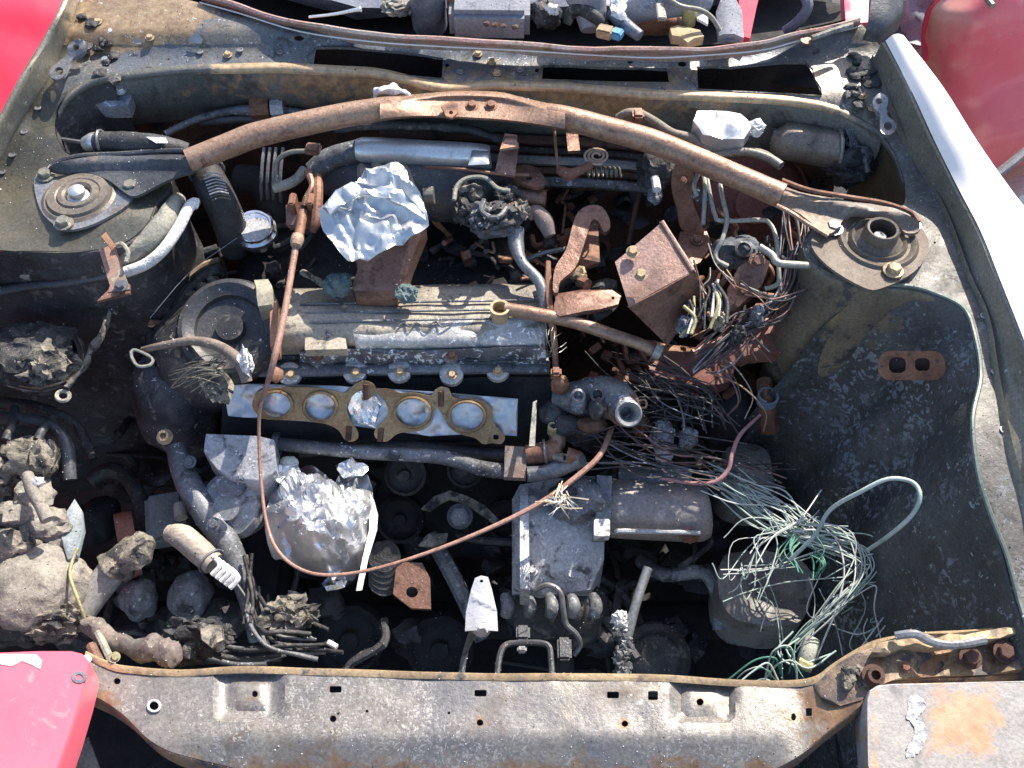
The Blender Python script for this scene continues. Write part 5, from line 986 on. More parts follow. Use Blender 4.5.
build('sleeve', tube(BM(), Q([(812, 640, .61), (808, 655, .61), (803, 668, .60)]), [.010, .011, .009], 10, wob=.1), grime('cream_sleeve', (.42, .40, .32), (.3, .34, .32), None), WT); build('sleeve_collar', tube(BM(), Q([(798, 662, .61), (812, 668, .61)]), .007, 8), yellm, WT)
SFb = thing('straw_tuft', 'frayed tuft of straw-coloured fibres on the cable near the gearbox', 'fibres', P(560, 505, .71))
for k in range(36):
    a = random.uniform(0, 6.28); l = random.uniform(8, 26)
    x, y = 562+random.gauss(0, 5), 500+random.gauss(0, 4)
    build('fibre', tube(BM(), Q([(x, y, .725), (x+l*.5*math.cos(a), y+l*.4*math.sin(a), .73), (x+l*math.cos(a), y+l*.8*math.sin(a), .722)]), .0008, 3, 3), [strawm, palew2][k % 2], SFb)
# washer tank and plates on the lower right
simple('melted_tank', 'pale melted rounded tank under the pale wires at the bottom right', 'tank', sheet(BM(), [(p.x, p.y) for p in cr([Vector((*q, 0)) for q in [(722, 560), (740, 552), (790, 556), (812, 575), (808, 610), (790, 625), (745, 622), (724, 608), (718, 585)]], 4, True)], lambda x, y: .56+.012*math.sin(x*.05)*math.cos(y*.07), grid=7, th=.08, jit=.008, jf=25), grime('melted_tank_mat', (.14, .13, .12), (.20, .185, .175), (.08, .075, .075), rough=.4, s=12))
PS = thing('plate_stack', 'stack of thin grey fins beside the pale wires at the bay edge', 'fins', P(955, 600, .55))
for k in range(7):
    x = 928+k*8; bm = BM(); sheet(bm, [(x, 588+k*1.5), (x+6, 583+k*1.5), (x+38-k*2, 618), (x+32-k*2, 623)], .60-.004*k, grid=8, th=.002); build('fin', bm, alu if k % 2 else bluegrey, PS)
simple('burnt_sheeting', 'scorched pinkish melted panel lying under the right wire loop', 'panel', sheet(BM(), [(862, 515), (905, 505), (940, 530), (952, 565), (935, 592), (880, 590), (855, 560)], lambda x, y: .57+.01*math.sin(x*.06), grid=7, th=.01, jit=.008, jf=22), grime('pink_melt', (.16, .11, .10), (.24, .20, .2), (.08, .08, .09), s=14, rough=.5))
simple('drain_hose', 'thin grey hose lying along the rusty right end of the cross member', 'hose', tube(BM(), Q([(895, 636, .80), (915, 634, .805), (932, 642, .80), (955, 645, .80), (985, 640, .80)]), .0048, 8, wob=.1), pipe)
# ================================================================== left side of the bay
BV = thing('heater_valve', 'silver melted valve body with a bolt in the left recess under the cowl', 'valve', P(105, 100, .85))
build('body', sheet(BM(), [(77, 93), (90, 95), (104, 89), (112, 81), (130, 84), (132, 98), (128, 106), (112, 107), (96, 106), (84, 106)], lambda x, y: .915-.0005*(y-90), grid=4, th=.02, jit=.004, jf=55), grime('shiny_cast', (.45, .47, .55), (.6, .62, .68), (.2, .2, .25), rough=.3, metal=.6, s=30), BV, 30)
bolt(BV, P(121, 90, .92), (0, -.3, 1), .006, silver)
build('base', blob(BM(), P(100, 116, .87), (.028, .018, .03), .4, 2, 3, 3), char, BV)
build('neck', tube(BM(), Q([(90, 112, .88), (84, 124, .87), (80, 134, .86)]), .010, 10, wob=.3), char, BV)
LH = thing('dark_heater_hose', 'fat dark hose with a silver stub end in the recess above the brace foot', 'hose', P(140, 145, .86))
build('hose', tube(BM(), Q([(97, 142, .905), (130, 143, .91), (160, 146, .91), (188, 152, .90)]), [.014, .015, .015, .012], 14, wob=.08), hose, LH)
build('stub', tube(BM(), Q([(86, 144, .90), (94, 142, .905), (99, 142, .905)]), [.010, .013, .013], 12), silver, LH)
build('rod', tube(BM(), Q([(60, 139, .89), (86, 143, .90)]), .003, 6), pipe, LH)
build('peel', sheet(BM(), [(146, 137), (166, 138), (168, 143), (156, 143)], .926, grid=3, th=.001, jit=.001), chalk, LH)
pipew('bulkhead_pipe', 'grey pipe on the firewall left of the brace with rusty couplings', 'pipe', [(165, 134, .87), (195, 120, .87), (225, 112, .87), (250, 110, .875), (290, 112, .87), (310, 115, .87)], [.005, .0055, .006, .008, .007, .006], aludark, 10, .1)
pipew('lower_bulkhead_pipe', 'second sooty pipe just under the rusty coupling left of the brace', 'pipe', [(200, 123, .86), (240, 119, .86), (280, 118, .86)], .006, blacksteel, 9, .1)
simple('coupling', 'rusty hexagonal coupling on the firewall pipe left of the brace', 'coupling', lathe(BM(), P(251, 109, .88), (1, .1, 0), [(0, 0), (.015, 0), (.015, .026), (0, .026)], 6), rust)
simple('coupling_nut', 'silver nut right of the rusty coupling', 'nut', lathe(BM(), P(271, 109, .88), (1, .1, 0), [(0, 0), (.013, 0), (.013, .018), (0, .018)], 6), alu)
simple('bulkhead_bolt', 'cream bolt head above the firewall pipe', 'bolt', lathe(BM(), P(243, 88, .89), (0, -.8, .5), [(0, 0), (.008, 0), (.008, .006), (.005, .007), (0, .007)], 16), ochre)
for i, x in enumerate((262, 268, 274, 281)):
    pipew('fuel_line', ['leftmost', 'second', 'third', 'rightmost'][i]+' of four thin grey lines dropping below the brace left of the clip', 'pipe', [(x+2, 148, .86), (x, 165, .85), (x-1, 185, .83), (x, 205, .78)], .0026, pipe, 6, group='thin lines below the brace')
pipew('bent_fuel_pipe', 'cream-tipped bent pipe entering the rusty bracket from the left', 'pipe', [(274, 188, .87), (288, 184, .875), (298, 178, .88), (304, 170, .88)], [.007, .0072, .0072, .007], hosel)
pipew('clip_pipe', 'thin pipe curving left from the small clip below the brace', 'pipe', [(278, 190, .85), (276, 168, .87), (280, 158, .88), (292, 152, .89), (312, 151, .89)], .0035, gutter)
DH = thing('corrugated_duct', 'fat black corrugated hose dropping from under the brace foot', 'hose', P(215, 200, .8))
build('duct', tube(BM(), Q([(205, 168, .875), (212, 185, .87), (222, 205, .85), (230, 225, .82), (235, 250, .77)]), [.020, .023, .023, .023, .02], 18, n=10), hose, DH)
for k in range(9): 
    build('rib', tube(BM(), Q([(203+k*1.1, 176+k*3.1, .895), (213+k*1.1, 173+k*3.1, .897), (222+k*1.1, 175+k*3.1, .89)]), .0011, 5), alu if k < 7 else hose, DH)
pipew('big_black_hose', 'large smooth black hose with a green streak right of the corrugated duct', 'hose', [(238, 178, .80), (258, 182, .80), (272, 200, .78), (280, 230, .74)], [.02, .022, .024, .022], soot, 16)
AH = thing('ac_pipes', 'fat ashy pipe and thin pale pipe clamped together beside the left tower', 'pipes', P(130, 265, .8))
build('fat_pipe', tube(BM(), Q([(48, 268, .84), (75, 267, .845), (105, 262, .85), (130, 254, .86), (152, 238, .87), (166, 220, .875), (174, 204, .875), (180, 199, .87)]), [.014, .0155, .015, .0145, .015, .0145, .011, .009], 16, wob=.1), hosel, AH)
build('sleeve', tube(BM(), Q([(28, 272, .84), (50, 269, .843), (78, 266, .848), (102, 263, .85)]), [.008, .0165, .0168, .0165], 16, wob=.15), hose, AH)
build('thin_pipe', tube(BM(), Q([(-20, 296, .82), (20, 288, .825), (60, 283, .83), (105, 276, .84), (132, 269, .85), (155, 258, .86), (173, 238, .87), (185, 215, .875), (193, 203, .875), (199, 205, .87)]), .0068, 12), blacksteel, AH)
build('bright_section', tube(BM(), Q([(126, 272, .853), (146, 264, .86), (163, 250, .868), (178, 229, .875), (187, 211, .879), (193, 203.5, .879), (198, 204, .876)]), .0075, 12), chalk, AH)
build('end_plug', tube(BM(), Q([(11, 270, .84), (22, 273, .84), (32, 275, .838)]), [.006, .0075, .0085], 12), brakel, AH)
PBk = thing('pipe_bracket', 'rusty folded bracket clamping the pipes beside the left tower', 'bracket', P(115, 270, .85))
build('plate', sheet(BM(), [(99, 250), (114, 244), (130, 289), (108, 292), (110, 286)], lambda x, y: .885-(y-244)*.0004, grid=6, th=.004, jit=.001), grime('mixed_bracket', (.36, .2, .15), (.22, .17, .13), (.4, .33, .24), s=30), PBk)
build('lower_tab', sheet(BM(), [(97, 301), (112, 286), (130, 284), (130, 293), (112, 297)], .865, grid=6, th=.004), rustpink, PBk); build('upper_tab', sheet(BM(), [(101, 236), (106, 232), (116, 246), (112, 250)], .90, grid=4, th=.004), rust, PBk)
bolt(PBk, P(121, 286, .872), (0, -.2, 1), .006, steel)
build('clip_ring', tube(BM(), Q([(114, 246, .888), (122, 244, .89), (128, 252, .89), (126, 262, .885)]), .003, 7), hosel, PBk)
BR = thing('burnt_reservoir', 'burnt round reservoir collapsed into black crust at the left edge of the bay', 'reservoir', P(38, 350, .7))
build('crust', blob(BM(), P(34, 352, .77), (.056, .048, .028), .35, 2, 5, 11), char, BR)
build('ash_side', blob(BM(), P(48, 364, .775), (.036, .028, .022), .55, 3, 4, 12), charlit, BR)
for k in range(4): build('ring', tube(BM(), Q([(68+k*2, 330, .775-k*.006), (78+k, 345, .775-k*.006), (80, 360+k*2, .77-k*.006), (68, 374+k*2, .765-k*.006), (40, 384+k*2, .76-k*.006), (5, 378+k*2, .76-k*.006)]), .0038, 7, wob=.4), [char, grime('orange_rim', (.3, .18, .1), (.16, .12, .08), (.4, .38, .34), s=50), char, charlit][k], BR)
EW = thing('ground_strap', 'twisted pale wire strap with a ring terminal right of the burnt reservoir', 'wire', P(85, 350, .75))
build('strap', tube(BM(), Q([(117, 312, .80), (110, 312, .80), (106, 325, .80), (98, 340, .80), (90, 352, .79), (84, 368, .785), (72, 380, .78), (66, 388, .78)]), [.0035, .003, .004, .0045, .004, .003, .003, .004], 7, wob=.6), charlit, EW)
ring = [P(x_, y_, .775) for x_, y_ in circ(63, 396, 6.5, 5, 16)]; build('ring_terminal', tube(BM(), ring+[ring[0]], .0028, 6, 1, raw=True), hosel, EW)
ring = [P(x_, y_, .78) for x_, y_ in [(131, 352), (136, 350), (152, 358), (150, 365), (138, 366), (132, 358), (131, 352)]]
simple('wire_clip', 'small copper wire clip ring left of the timing cover', 'clip', tube(BM(), ring, .0022, 6, 3), brakel)
# alternator like burnt pile, lower left
AL = thing('burnt_distributor', 'crusted ash-grey distributor and melted fittings piled at the lower left edge', 'distributor', P(35, 500, .6))
for k, (x, y, z, r, m_) in enumerate(((25, 462, .70, (.036, .028, .034), charlit), (45, 458, .71, (.016, .024, .026), charlit), (3, 470, .70, (.022, .03, .03), charlit), (32, 500, .69, (.024, .03, .024), ashy), (15, 515, .695, (.022, .018, .02), ashy), (45, 525, .68, (.03, .024, .02), ashy), (10, 545, .69, (.03, .02, .02), charlit), (57, 545, .66, (.022, .028, .02), ashy))):
    build('crusted_lump', blob(BM(), P(x, y, z), r, .38, 1.9, 4, 110+k), m_, AL)
build('lead', tube(BM(), Q([(27, 475, .735), (33, 492, .735), (42, 508, .73), (48, 520, .725)]), [.008, .0085, .008, .009], 12, wob=.1), ashy, AL)
bm = BM(); sheet(bm, [(4, 506), (20, 504), (18, 520), (2, 522)], .735, [circ(11, 512, 3, 3, 10)], grid=4, th=.004); build('tab', bm, ashy, AL)
build('shiny_core', blob(BM(), P(38, 482, .738), (.009, .007, .006), .4, 3, 3, 2), silver, AL)
build('ash_mound', blob(BM(), P(33, 588, .66), (.068, .058, .04), .22, 1.3, 5, 120), ashy, AL)
build('mound_crust', blob(BM(), P(48, 622, .65), (.046, .022, .028), .5, 3.2, 5, 121), charlit, AL)
build('mound_shadow_crust', blob(BM(), P(8, 630, .645), (.05, .02, .03), .4, 2.5, 4, 122), char, AL)
for i, pts in enumerate(([(0, 418, .70), (25, 420, .71), (50, 425, .71), (66, 445, .70), (70, 480, .68)], [(15, 408, .70), (12, 425, .72), (6, 440, .72)], [(52, 418, .70), (44, 428, .72), (38, 440, .72)], [(0, 402, .67), (40, 408, .68), (75, 425, .66), (92, 460, .64)])):
    pipew('spark_lead', ['dark hose arching over the crusted distributor', 'short dark lead at the left edge above the crusted distributor', 'short dark lead dropping onto the crusted distributor', 'farther dark hose above the crusted distributor'][i], 'hose', pts, [.009, .006, .006, .008][i], blacksteel if i < 3 else char, 10, .15)
simple('glass_shard', 'pale blue-grey melted shard standing right of the crusted distributor', 'shard', sheet(BM(), [(74, 498), (80, 508), (84, 530), (78, 556), (68, 560), (62, 540), (66, 512)], .68, grid=5, th=.006, jit=.008, jf=30), grime('blue_grey_melt', (.24, .28, .30), (.34, .38, .4), None, rough=.3))
pipew('braided_lead', 'thin yellowish lead curling down beside the ash mound', 'lead', [(78, 548, .69), (74, 556, .69), (70, 575, .69), (78, 600, .68), (86, 622, .66)], .0022, yellm)
H1 = thing('cream_hose', 'cream scorched hose with a ribbed end in the lower left of the bay', 'hose', P(195, 560, .62))
build('hose', tube(BM(), Q([(169, 533, .66), (182, 537, .665), (198, 550, .66), (214, 564, .655)]), [.011, .0165, .0165, .015], 16, wob=.05), creamh, H1)
for k in range(5): 
    build('rib', tube(BM(), Q([(213+k*4.5, 556+k*3.3, .675), (220+k*4.5, 565+k*3.3, .68), (212+k*4.5, 575+k*3.3, .675)]), .0035, 7), chalk, H1)
H2 = thing('honeycomb_hose', 'wide grey hose with a charred honeycomb end next to the ash mound', 'hose', P(115, 580, .6))
build('hose', tube(BM(), Q([(80, 622, .63), (92, 598, .64), (108, 576, .65), (128, 555, .66)]), [.013, .017, .0185, .018], 16, wob=.05), grime('grey_hose', (.28, .27, .25), (.36, .35, .33), None), H2)
build('burnt_end', tube(BM(), Q([(112, 572, .655), (128, 556, .664), (144, 546, .664), (148, 544, .66)]), [.0195, .021, .019, .012], 16, wob=.5), charlit, H2)
PU = thing('belt_pulley', 'dull red belt pulley rim in the dark left part of the bay', 'pulley', P(125, 545, .5))
build('rim', lathe(BM(), P(128, 545, .54), (-.9, -.35, .2), [(.020, -.012), (.046, -.012), (.048, 0), (.046, .012), (.020, .012)], 32), grime('dull_red_rust', (.22, .08, .06), (.3, .13, .1), None), PU)
box(bm := BM(), P(168, 520, .56), ((1, .2, 0), (-.2, 1, .2)), (.055, .07, .04), .006); simple('grey_case', 'plain grey box-shaped casing right of the red pulley', 'casing', bm, grime('plain_grey', (.13, .135, .14), (.18, .185, .19), None))
simple('tan_post', 'small tan upright post on the grey casing', 'post', tube(BM(), Q([(180, 505, .61), (181, 518, .61)]), .009, 10), creamh)
for i, (x, y, z, r) in enumerate(((190, 595, .52, (.03, .035, .03)), (140, 600, .5, (.025, .03, .03)), (225, 620, .5, (.03, .03, .03)), (100, 520, .45, (.03, .04, .03)))):
    simple('dark_casting', ['grey rounded casting below the cream ribbed hose', 'grey rounded casting between honeycomb hose and cream hose', 'sooty rounded casting right of the cream hose', 'black rounded casting behind the red pulley'][i], 'casting', blob(BM(), P(x, y, z), r, .2, 1.5, 4, 130+i), [aludark, aludark, char, soot][i])
# burnt hose pile in front
HPp = thing('folded_hose', 'wrinkled brown burnt hose folded along the left part of the cross member', 'hose', P(150, 640, .66))
build('hose', tube(BM(), Q([(88, 622, .68), (102, 632, .69), (118, 642, .70), (136, 648, .71), (155, 650, .71), (172, 654, .71)]), [.010, .012, .010, .012, .015, .012], 14, wob=.5), grime('brown_hose', (.22, .18, .15), (.12, .11, .10), (.32, .27, .2), s=25), HPp)
for k, (x, y) in enumerate(((152, 648), (165, 652), (172, 655))): build('wrinkle', blob(BM(), P(x, y, .72), (.012, .015, .014), .3, 2, 3, k), grime('brown_wrinkle', (.26, .21, .18), (.16, .13, .12), None), HPp)
build('clump', blob(BM(), P(195, 640, .69), (.036, .024, .022), .6, 2.4, 5, 141), char, HPp)
build('clip', sheet(BM(), [(200, 622), (222, 625), (224, 640), (212, 648), (202, 640)], .725, grid=4, th=.004, jit=.006, jf=40), charlit, HPp)
build('tip', tube(BM(), Q([(98, 633, .70), (106, 650, .71), (112, 664, .72), (108, 666, .72)]), .0045, 8), hosel, HPp)
build('rust_tip', tube(BM(), Q([(91, 646, .71), (100, 664, .72)]), .006, 8), rustpink, HPp)
tangle('melted_cable_ends', 'dark melted cable ends fanned out behind the left part of the cross member', P(290, 630, .6),
       [[(262, 600, .60), (266, 620, .62), (275, 642, .64), (300, 648, .64), (325, 646, .64)], [(250, 570, .60), (258, 600, .60), (262, 640, .62)], [(275, 600, .60), (285, 620, .62), (300, 640, .63)], [(215, 650, .62), (250, 652, .63), (285, 652, .63)]], [char, aludark, char], 8, .018, .0028, 180)
simple('pale_clump', 'ash-pale frayed clump on top of the melted cable ends', 'debris', blob(BM(), P(290, 614, .64), (.026, .02, .014), .8, 3, 5, 150), charlit)
simple('light_tip', 'small pale connector tip of the melted cable ends', 'connector', tube(BM(), Q([(328, 642, .655), (337, 647, .655)]), .0035, 8), chalk)
simple('foil_scrap', 'ragged white foil scrap hanging under the foil bundle', 'foil', foil(BM(), [(328, 562), (344, 562), (342, 572), (334, 584), (330, 578)], .64, .006, 3, 4, fq=50), foilm)

def ring_at(parent, name, c, ax, R, r, mat):
    u, v, a = frame(Vector(ax)); pts = [c+(u*math.cos(t)+v*math.sin(t))*R for t in [2*math.pi*i/20 for i in range(21)]]
    return build(name, tube(BM(), pts, r, 6, 1, raw=True), mat, parent)
ring_at(DH, 'hose_clamp', P(207, 172, .875), P(212, 185, .87)-P(205, 168, .875), .0235, .0022, steel)
ring_at(LH, 'hose_clamp', P(102, 142, .907), (1, 0, .1), .0155, .0022, steel)
ring_at(AH, 'hose_clamp', P(104, 262.5, .85), (1, .3, .1), .0168, .002, steel)
ring_at(CPp, 'hose_clamp', P(545, 452, .684), (1, .1, .1), .0165, .002, steel)
ring_at(H1, 'hose_clamp', P(211, 561, .655), (1, -.9, 0), .0175, .0016, aludark)
FF = thing('fine_filaments', 'sparse thin pale filaments sprouting at the right end of the valve cover', 'filaments', P(545, 350, .78))
for k in range(11):
    x, y = 548+random.gauss(0, 3), 352+random.gauss(0, 8); a = random.uniform(-2.4, -.2); l = random.uniform(10, 32)
    build('filament', tube(BM(), Q([(x, y, .79), (x+l*.5*math.cos(a)+random.gauss(0, 2), y+l*.5*math.sin(a), .81), (x+l*math.cos(a), y+l*math.sin(a), .80)]), .0004, 3, 4), brakel, FF)
simple('taut_strand', 'single thin straight strand from the filler cap down over the timing cover', 'strand', tube(BM(), Q([(237, 238, .82), (190, 272, .81), (150, 318, .79)]), .0007, 4, 3), pipe)
# spot welds pressed along both gutters and the cowl
for pts in ([(24, 132), (38, 108), (12, 155), (2, 172)], [(918, 162), (934, 192), (950, 226), (968, 270), (984, 316), (995, 372), (1004, 430)], [(200, 52), (240, 50), (280, 52), (460, 72), (520, 70), (588, 60), (640, 63), (760, 58)]):
    for x, y in pts: build('spot_weld', lathe(BM(), P(x, y, zd(x, y)+.0005), (0, 0, 1), [(.005, 0), (.0048, .001), (.0035, .0012), (.003, .0004), (0, .0003)], 12), steel, CAR)

# more bounced detail low in the bay: hoses, clips and a ribbed mount under the left and centre
for i, (pts, r_, m_, lab) in enumerate((
    ([(92, 480, .52), (110, 470, .53), (128, 478, .53), (140, 500, .52), (150, 535, .5)], .012, char, 'sooty hose looping in the dark gap left of the cast bracket'),
    ([(640, 560, .5), (665, 575, .52), (700, 572, .53), (716, 590, .52), (720, 630, .5)], .010, aludark, 'grey hose dropping low right of the melted rod'))):
    simple('burnt_hose', lab, 'hose', tube(BM(), Q(pts), r_, 10, wob=.2), m_)
RBm = thing('ribbed_mount', 'ribbed dark rubber mount low between the foil bundle and the slanting bar', 'mount', P(385, 560, .5))
for k in range(5): build('rib', lathe(BM(), P(385, 556+k*6, .56-.006*k), (0, -.5, .85), [(0, 0), (.022-.002*(k % 2), 0), (.022, .006), (0, .007)], 18, jit=.1), char, RBm)
# ================================================================== cabin behind the cowl
CB = thing('dashboard', 'burnt blue-grey dashboard shell behind the cowl in the cabin', 'dashboard', P(450, -20, .7))
build('shell', loft(BM(), [Q([(90, -60, .90), (300, 6, .90), (420, 18, .89), (560, 20, .89), (700, 10, .89), (860, -30, .90)]), Q([(90, -80, .93), (300, -12, .93), (420, 0, .92), (560, 2, .92), (700, -8, .92), (860, -50, .93)]), Q([(90, -120, .90), (300, -60, .90), (420, -50, .9), (560, -50, .9), (700, -60, .9), (860, -90, .9)]),
      Q([(90, -140, .6), (300, -90, .6), (420, -90, .6), (560, -90, .6), (700, -90, .6), (860, -100, .6)])], 5, m=4, jit=.02), bluegrey, CB)
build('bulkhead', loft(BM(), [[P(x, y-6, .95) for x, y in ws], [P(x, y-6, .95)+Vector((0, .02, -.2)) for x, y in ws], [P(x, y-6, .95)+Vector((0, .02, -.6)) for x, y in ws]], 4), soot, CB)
bm = BM(); box(bm, Vector((0, 2.0, .25)), None, (1.7, 1.4, .04), 0); build('cabin_floor', bm, soot, CAR)
simple('chrome_rod', 'thin bright chrome rod lying on the windscreen edge at the back', 'rod', tube(BM(), Q([(309, 17, .985), (335, 14, .992), (357, 9.5, 1.0), (361, 9, 1.0)]), [.0018, .002, .0028, .0045], 8), silver)
simple('grey_cushion', 'light grey burnt cushion block behind the middle of the cowl', 'cushion', box(BM(), P(490, 14, .97), ((1, -.02, 0), (0, 1, .1)), (.115, .06, .05), .008), greyseat)
simple('red_trim', 'red and brown trim strip above the grey cushion block', 'trim', box(BM(), P(485, -2, .985), ((1, .03, 0), (0, 1, 0)), (.11, .03, .03), .006), rust)
simple('foam_lump', 'pale crumbled foam lump on the dark dashboard left of the grey post', 'foam', blob(BM(), P(397, 6, .97), (.022, .018, .012), .7, 2.5, 4, 3), hosel)
simple('dark_post', 'rounded dark grey column rising left of the grey cushion block', 'column', tube(BM(), Q([(430, 24, .93), (428, 6, .97), (427, -18, 1.02)]), [.026, .026, .024], 16), bluegrey)
ring = [P(545, 12, .97)+Vector((math.cos(a)*.022, math.sin(a)*.018, math.sin(a)*.01)) for a in [i*2*math.pi/20 for i in range(21)]]
simple('melted_lump', 'dark melted knob with a pale broken edge behind the cowl slot', 'knob', blob(BM(), P(546, 14, .97), (.022, .02, .02), .4, 2, 4, 5), char)
simple('pale_shard', 'pale broken shard on the dark melted knob', 'shard', blob(BM(), P(553, 9, .99), (.009, .008, .008), .6, 2, 3, 5), chalk)
SCm = thing('steering_column', 'burnt steering column parts standing behind the cowl right of centre', 'steering column', P(600, 15, .9))
build('shroud', tube(BM(), Q([(582, -15, 1.02), (590, 8, .99), (592, 30, .97)]), [.030, .024, .016], 16, wob=.1), greyseat, SCm)
build('stalk', tube(BM(), Q([(567, 24, .975), (572, 12, .99), (582, 9, 1.0), (596, 18, .99), (606, 27, .98)]), [.006, .009, .010, .009, .007], 12), char, SCm)
build('connector', box(BM(), P(605, 32, .985), ((1, -.4, 0), (.4, 1, 0)), (.022, .018, .014), .002), ochre, SCm)
build('blue_plug', box(BM(), P(617, 34, .985), ((1, -.5, 0), (.5, 1, 0)), (.016, .016, .012), .002), bluep, SCm)
build('arm', tube(BM(), Q([(612, 12, .99), (624, 24, .985), (640, 36, .98)]), [.010, .010, .008], 10), bluegrey, SCm)
build('broken_rim', blob(BM(), P(618, 8, 1.0), (.012, .016, .01), .7, 2, 3, 9), chalk, SCm)
IP = thing('instrument_hood', 'pale grey curved instrument hood with a red-brown opening at the back', 'instrument hood', P(670, 5, .95))
build('hood', tube(BM(), Q([(625, 22, .96), (640, 8, .985), (665, 1, 1.0), (690, -2, 1.0), (706, 2, .99)]), [.012, .020, .024, .024, .018], 16), greyseat, IP)
build('opening', blob(BM(), P(655, 22, .94), (.042, .02, .02), .2, 2, 3, 5), rust, IP)
build('white_face', sheet(BM(), [(693, -20), (708, -20), (708, 24), (697, 18)], .99, grid=6, th=.004), whiteb, IP)
build('frame_strap', box(BM(), P(661, 12, 1.01), None, (.012, .035, .006), .001), gutter, IP)
YC = thing('yellowed_canister', 'small yellowed plastic canister on an ochre base at the back of the cowl', 'canister', P(687, 28, .97))
build('canister', lathe(BM(), P(688, 24, .975), (0, 0, 1), [(0, 0), (.010, 0), (.011, .022), (.012, .024), (.010, .027), (0, .025)], 18), yellm, YC)
build('base', sheet(BM(), [(670, 27), (678, 25), (700, 30), (704, 36), (694, 38), (688, 42), (680, 36), (672, 35)], .985, grid=4, th=.014, jit=.002), grime('ochre_plastic', (.5, .42, .22), (.4, .3, .18), None), YC)
pipew('cabin_cable', 'greenish dark cable looping over the instrument hood', 'cable', [(665, -4, 1.02), (680, 6, 1.02), (700, 10, 1.01), (712, 18, 1.0), (722, 34, .985)], .0035, gutter)
simple('belt_buckle', 'blue-grey tapered panel-lined plastic cover standing at the back right', 'plastic cover', sheet(BM(), [(719, 36), (716, 12), (722, -4), (734, -4), (742, 10), (744, 38)], lambda x, y: .985+.01*math.cos((x-730)/9), [], grid=5, th=.01), greyseat)
simple('door_trim', 'red door edge seen in the cabin at the back right', 'door', sheet(BM(), [(742, 36), (738, -10), (764, -20), (758, 0), (750, 38)], .97, grid=6, th=.02), redp)
simple('open_door_edge', 'red panel edge with a handle dimple behind the pillar', 'door', sheet(BM(), [(843, -20), (870, -20), (868, 22), (846, 24)], .95, grid=6, th=.02, jit=.002), redfade)
simple('burnt_strap', 'curved grey burnt strap in the cabin right of the red door edge', 'strap', tube(BM(), Q([(785, 32, .93), (800, 20, .95), (808, 5, .97), (800, -12, .98)]), .008, 8), bluegrey)
simple('cowl_trim_bar', 'loose pale metal bar on the windscreen edge right of centre', 'bar', tube(BM(), Q([(812, 38, .985), (835, 30, .99), (852, 25, .99)]), .004, 7), hosel)
simple('cowl_washer', 'flat rusty disc lying on the right windscreen edge', 'disc', lathe(BM(), P(806, 42, .978), (0, 0, 1), [(0, 0), (.008, 0), (.008, .003), (0, .003)], 16), rustpink)
# rusty clips on windscreen flange
for i, x in enumerate((487, 495, 503, 515)): simple('rust_flake', ['leftmost', 'second', 'third', 'rightmost'][i]+' dark rust flake on the windscreen edge by the grey cushion', 'rust flake', blob(BM(), P(x, 24+i, .99), (.005, .004, .003), .5, 2, 2, i), rustdark, 'rust flakes on the windscreen edge')
# foam ring on the cowl front
FR = simple('ash_ring', 'curled ring of white ash stuck on the cowl front behind the brace', 'ash', tube(BM(), Q([(374, 100, .94), (378, 92, .95), (388, 88, .953), (400, 89, .953), (408, 96, .945), (402, 99, .94)]), [.003, .006, .007, .006, .004, .003], 9, n=8, wob=1.4), chalk)
# ================================================================== red panels beyond the right fender
HDp = thing('leaning_red_panel', 'red body panel with pale sky reflections painted in, standing beyond the right fender', 'car panel', P(1000, 120, .3))
rows = [Q([(926, 22, .62), (934, 4, .66), (960, -20, .70), (1010, -60, .76), (1100, -120, .8)]), Q([(924, 50, .56), (945, 40, .62), (985, 20, .68), (1040, -10, .72), (1140, -60, .75)]),
        Q([(930, 110, .45), (960, 100, .5), (1010, 80, .55), (1070, 60, .58), (1170, 10, .62)]), Q([(960, 190, .35), (990, 165, .4), (1040, 140, .45), (1100, 110, .5), (1220, 80, .55)]), Q([(960, 230, .15), (990, 200, .15), (1060, 160, .15), (1120, 130, .15), (1240, 100, .15)])]
build('skin', loft(BM(), rows, 6, m=5, jit=.012), grime('sun_bleached_red', (.84, .16, .20), (.86, .26, .22), (.90, .45, .36), rough=.28, s=2.2, a=(.42, .6), s3=4, a3=(.52, .7), bump=.04, fine=.05, rvar=.05), HDp, 60)  # paler orange-pink patches stand in for sky reflected in the gloss
build('edge', tube(BM(), Q([(926, 60, .56), (924, 40, .58), (926, 22, .62), (934, 4, .66), (960, -20, .70)]), .006, 7), redp, HDp)
build('bracket', tube(BM(), Q([(985, -4, .72), (993, 6, .72)]), .006, 7), brakel, HDp)
simple('silver_strip', 'thin grey metal strip on the ground beyond the right fender', 'strip', tube(BM(), Q([(975, 188, .5), (1000, 172, .5), (1040, 140, .5)]), .01, 8), steel)
simple('grey_bumper', 'pale grey bumper end lying beyond the right fender', 'bumper', loft(BM(), [Q([(985, 200, .3), (1010, 180, .34), (1050, 165, .36)]), Q([(1000, 230, .30), (1024, 205, .34), (1070, 180, .36)]), Q([(1010, 280, .1), (1040, 250, .1), (1100, 220, .1)])], 5, m=4), grime('pale_bumper', (.5, .48, .46), (.6, .58, .56), None, rough=.35))
simple('scrap_pile', 'dark scrap behind the pillar beyond the right fender', 'scrap', blob(BM(), P(905, 10, .35), (.10, .16, .12), .4, 2, 4, 6), bluegrey)
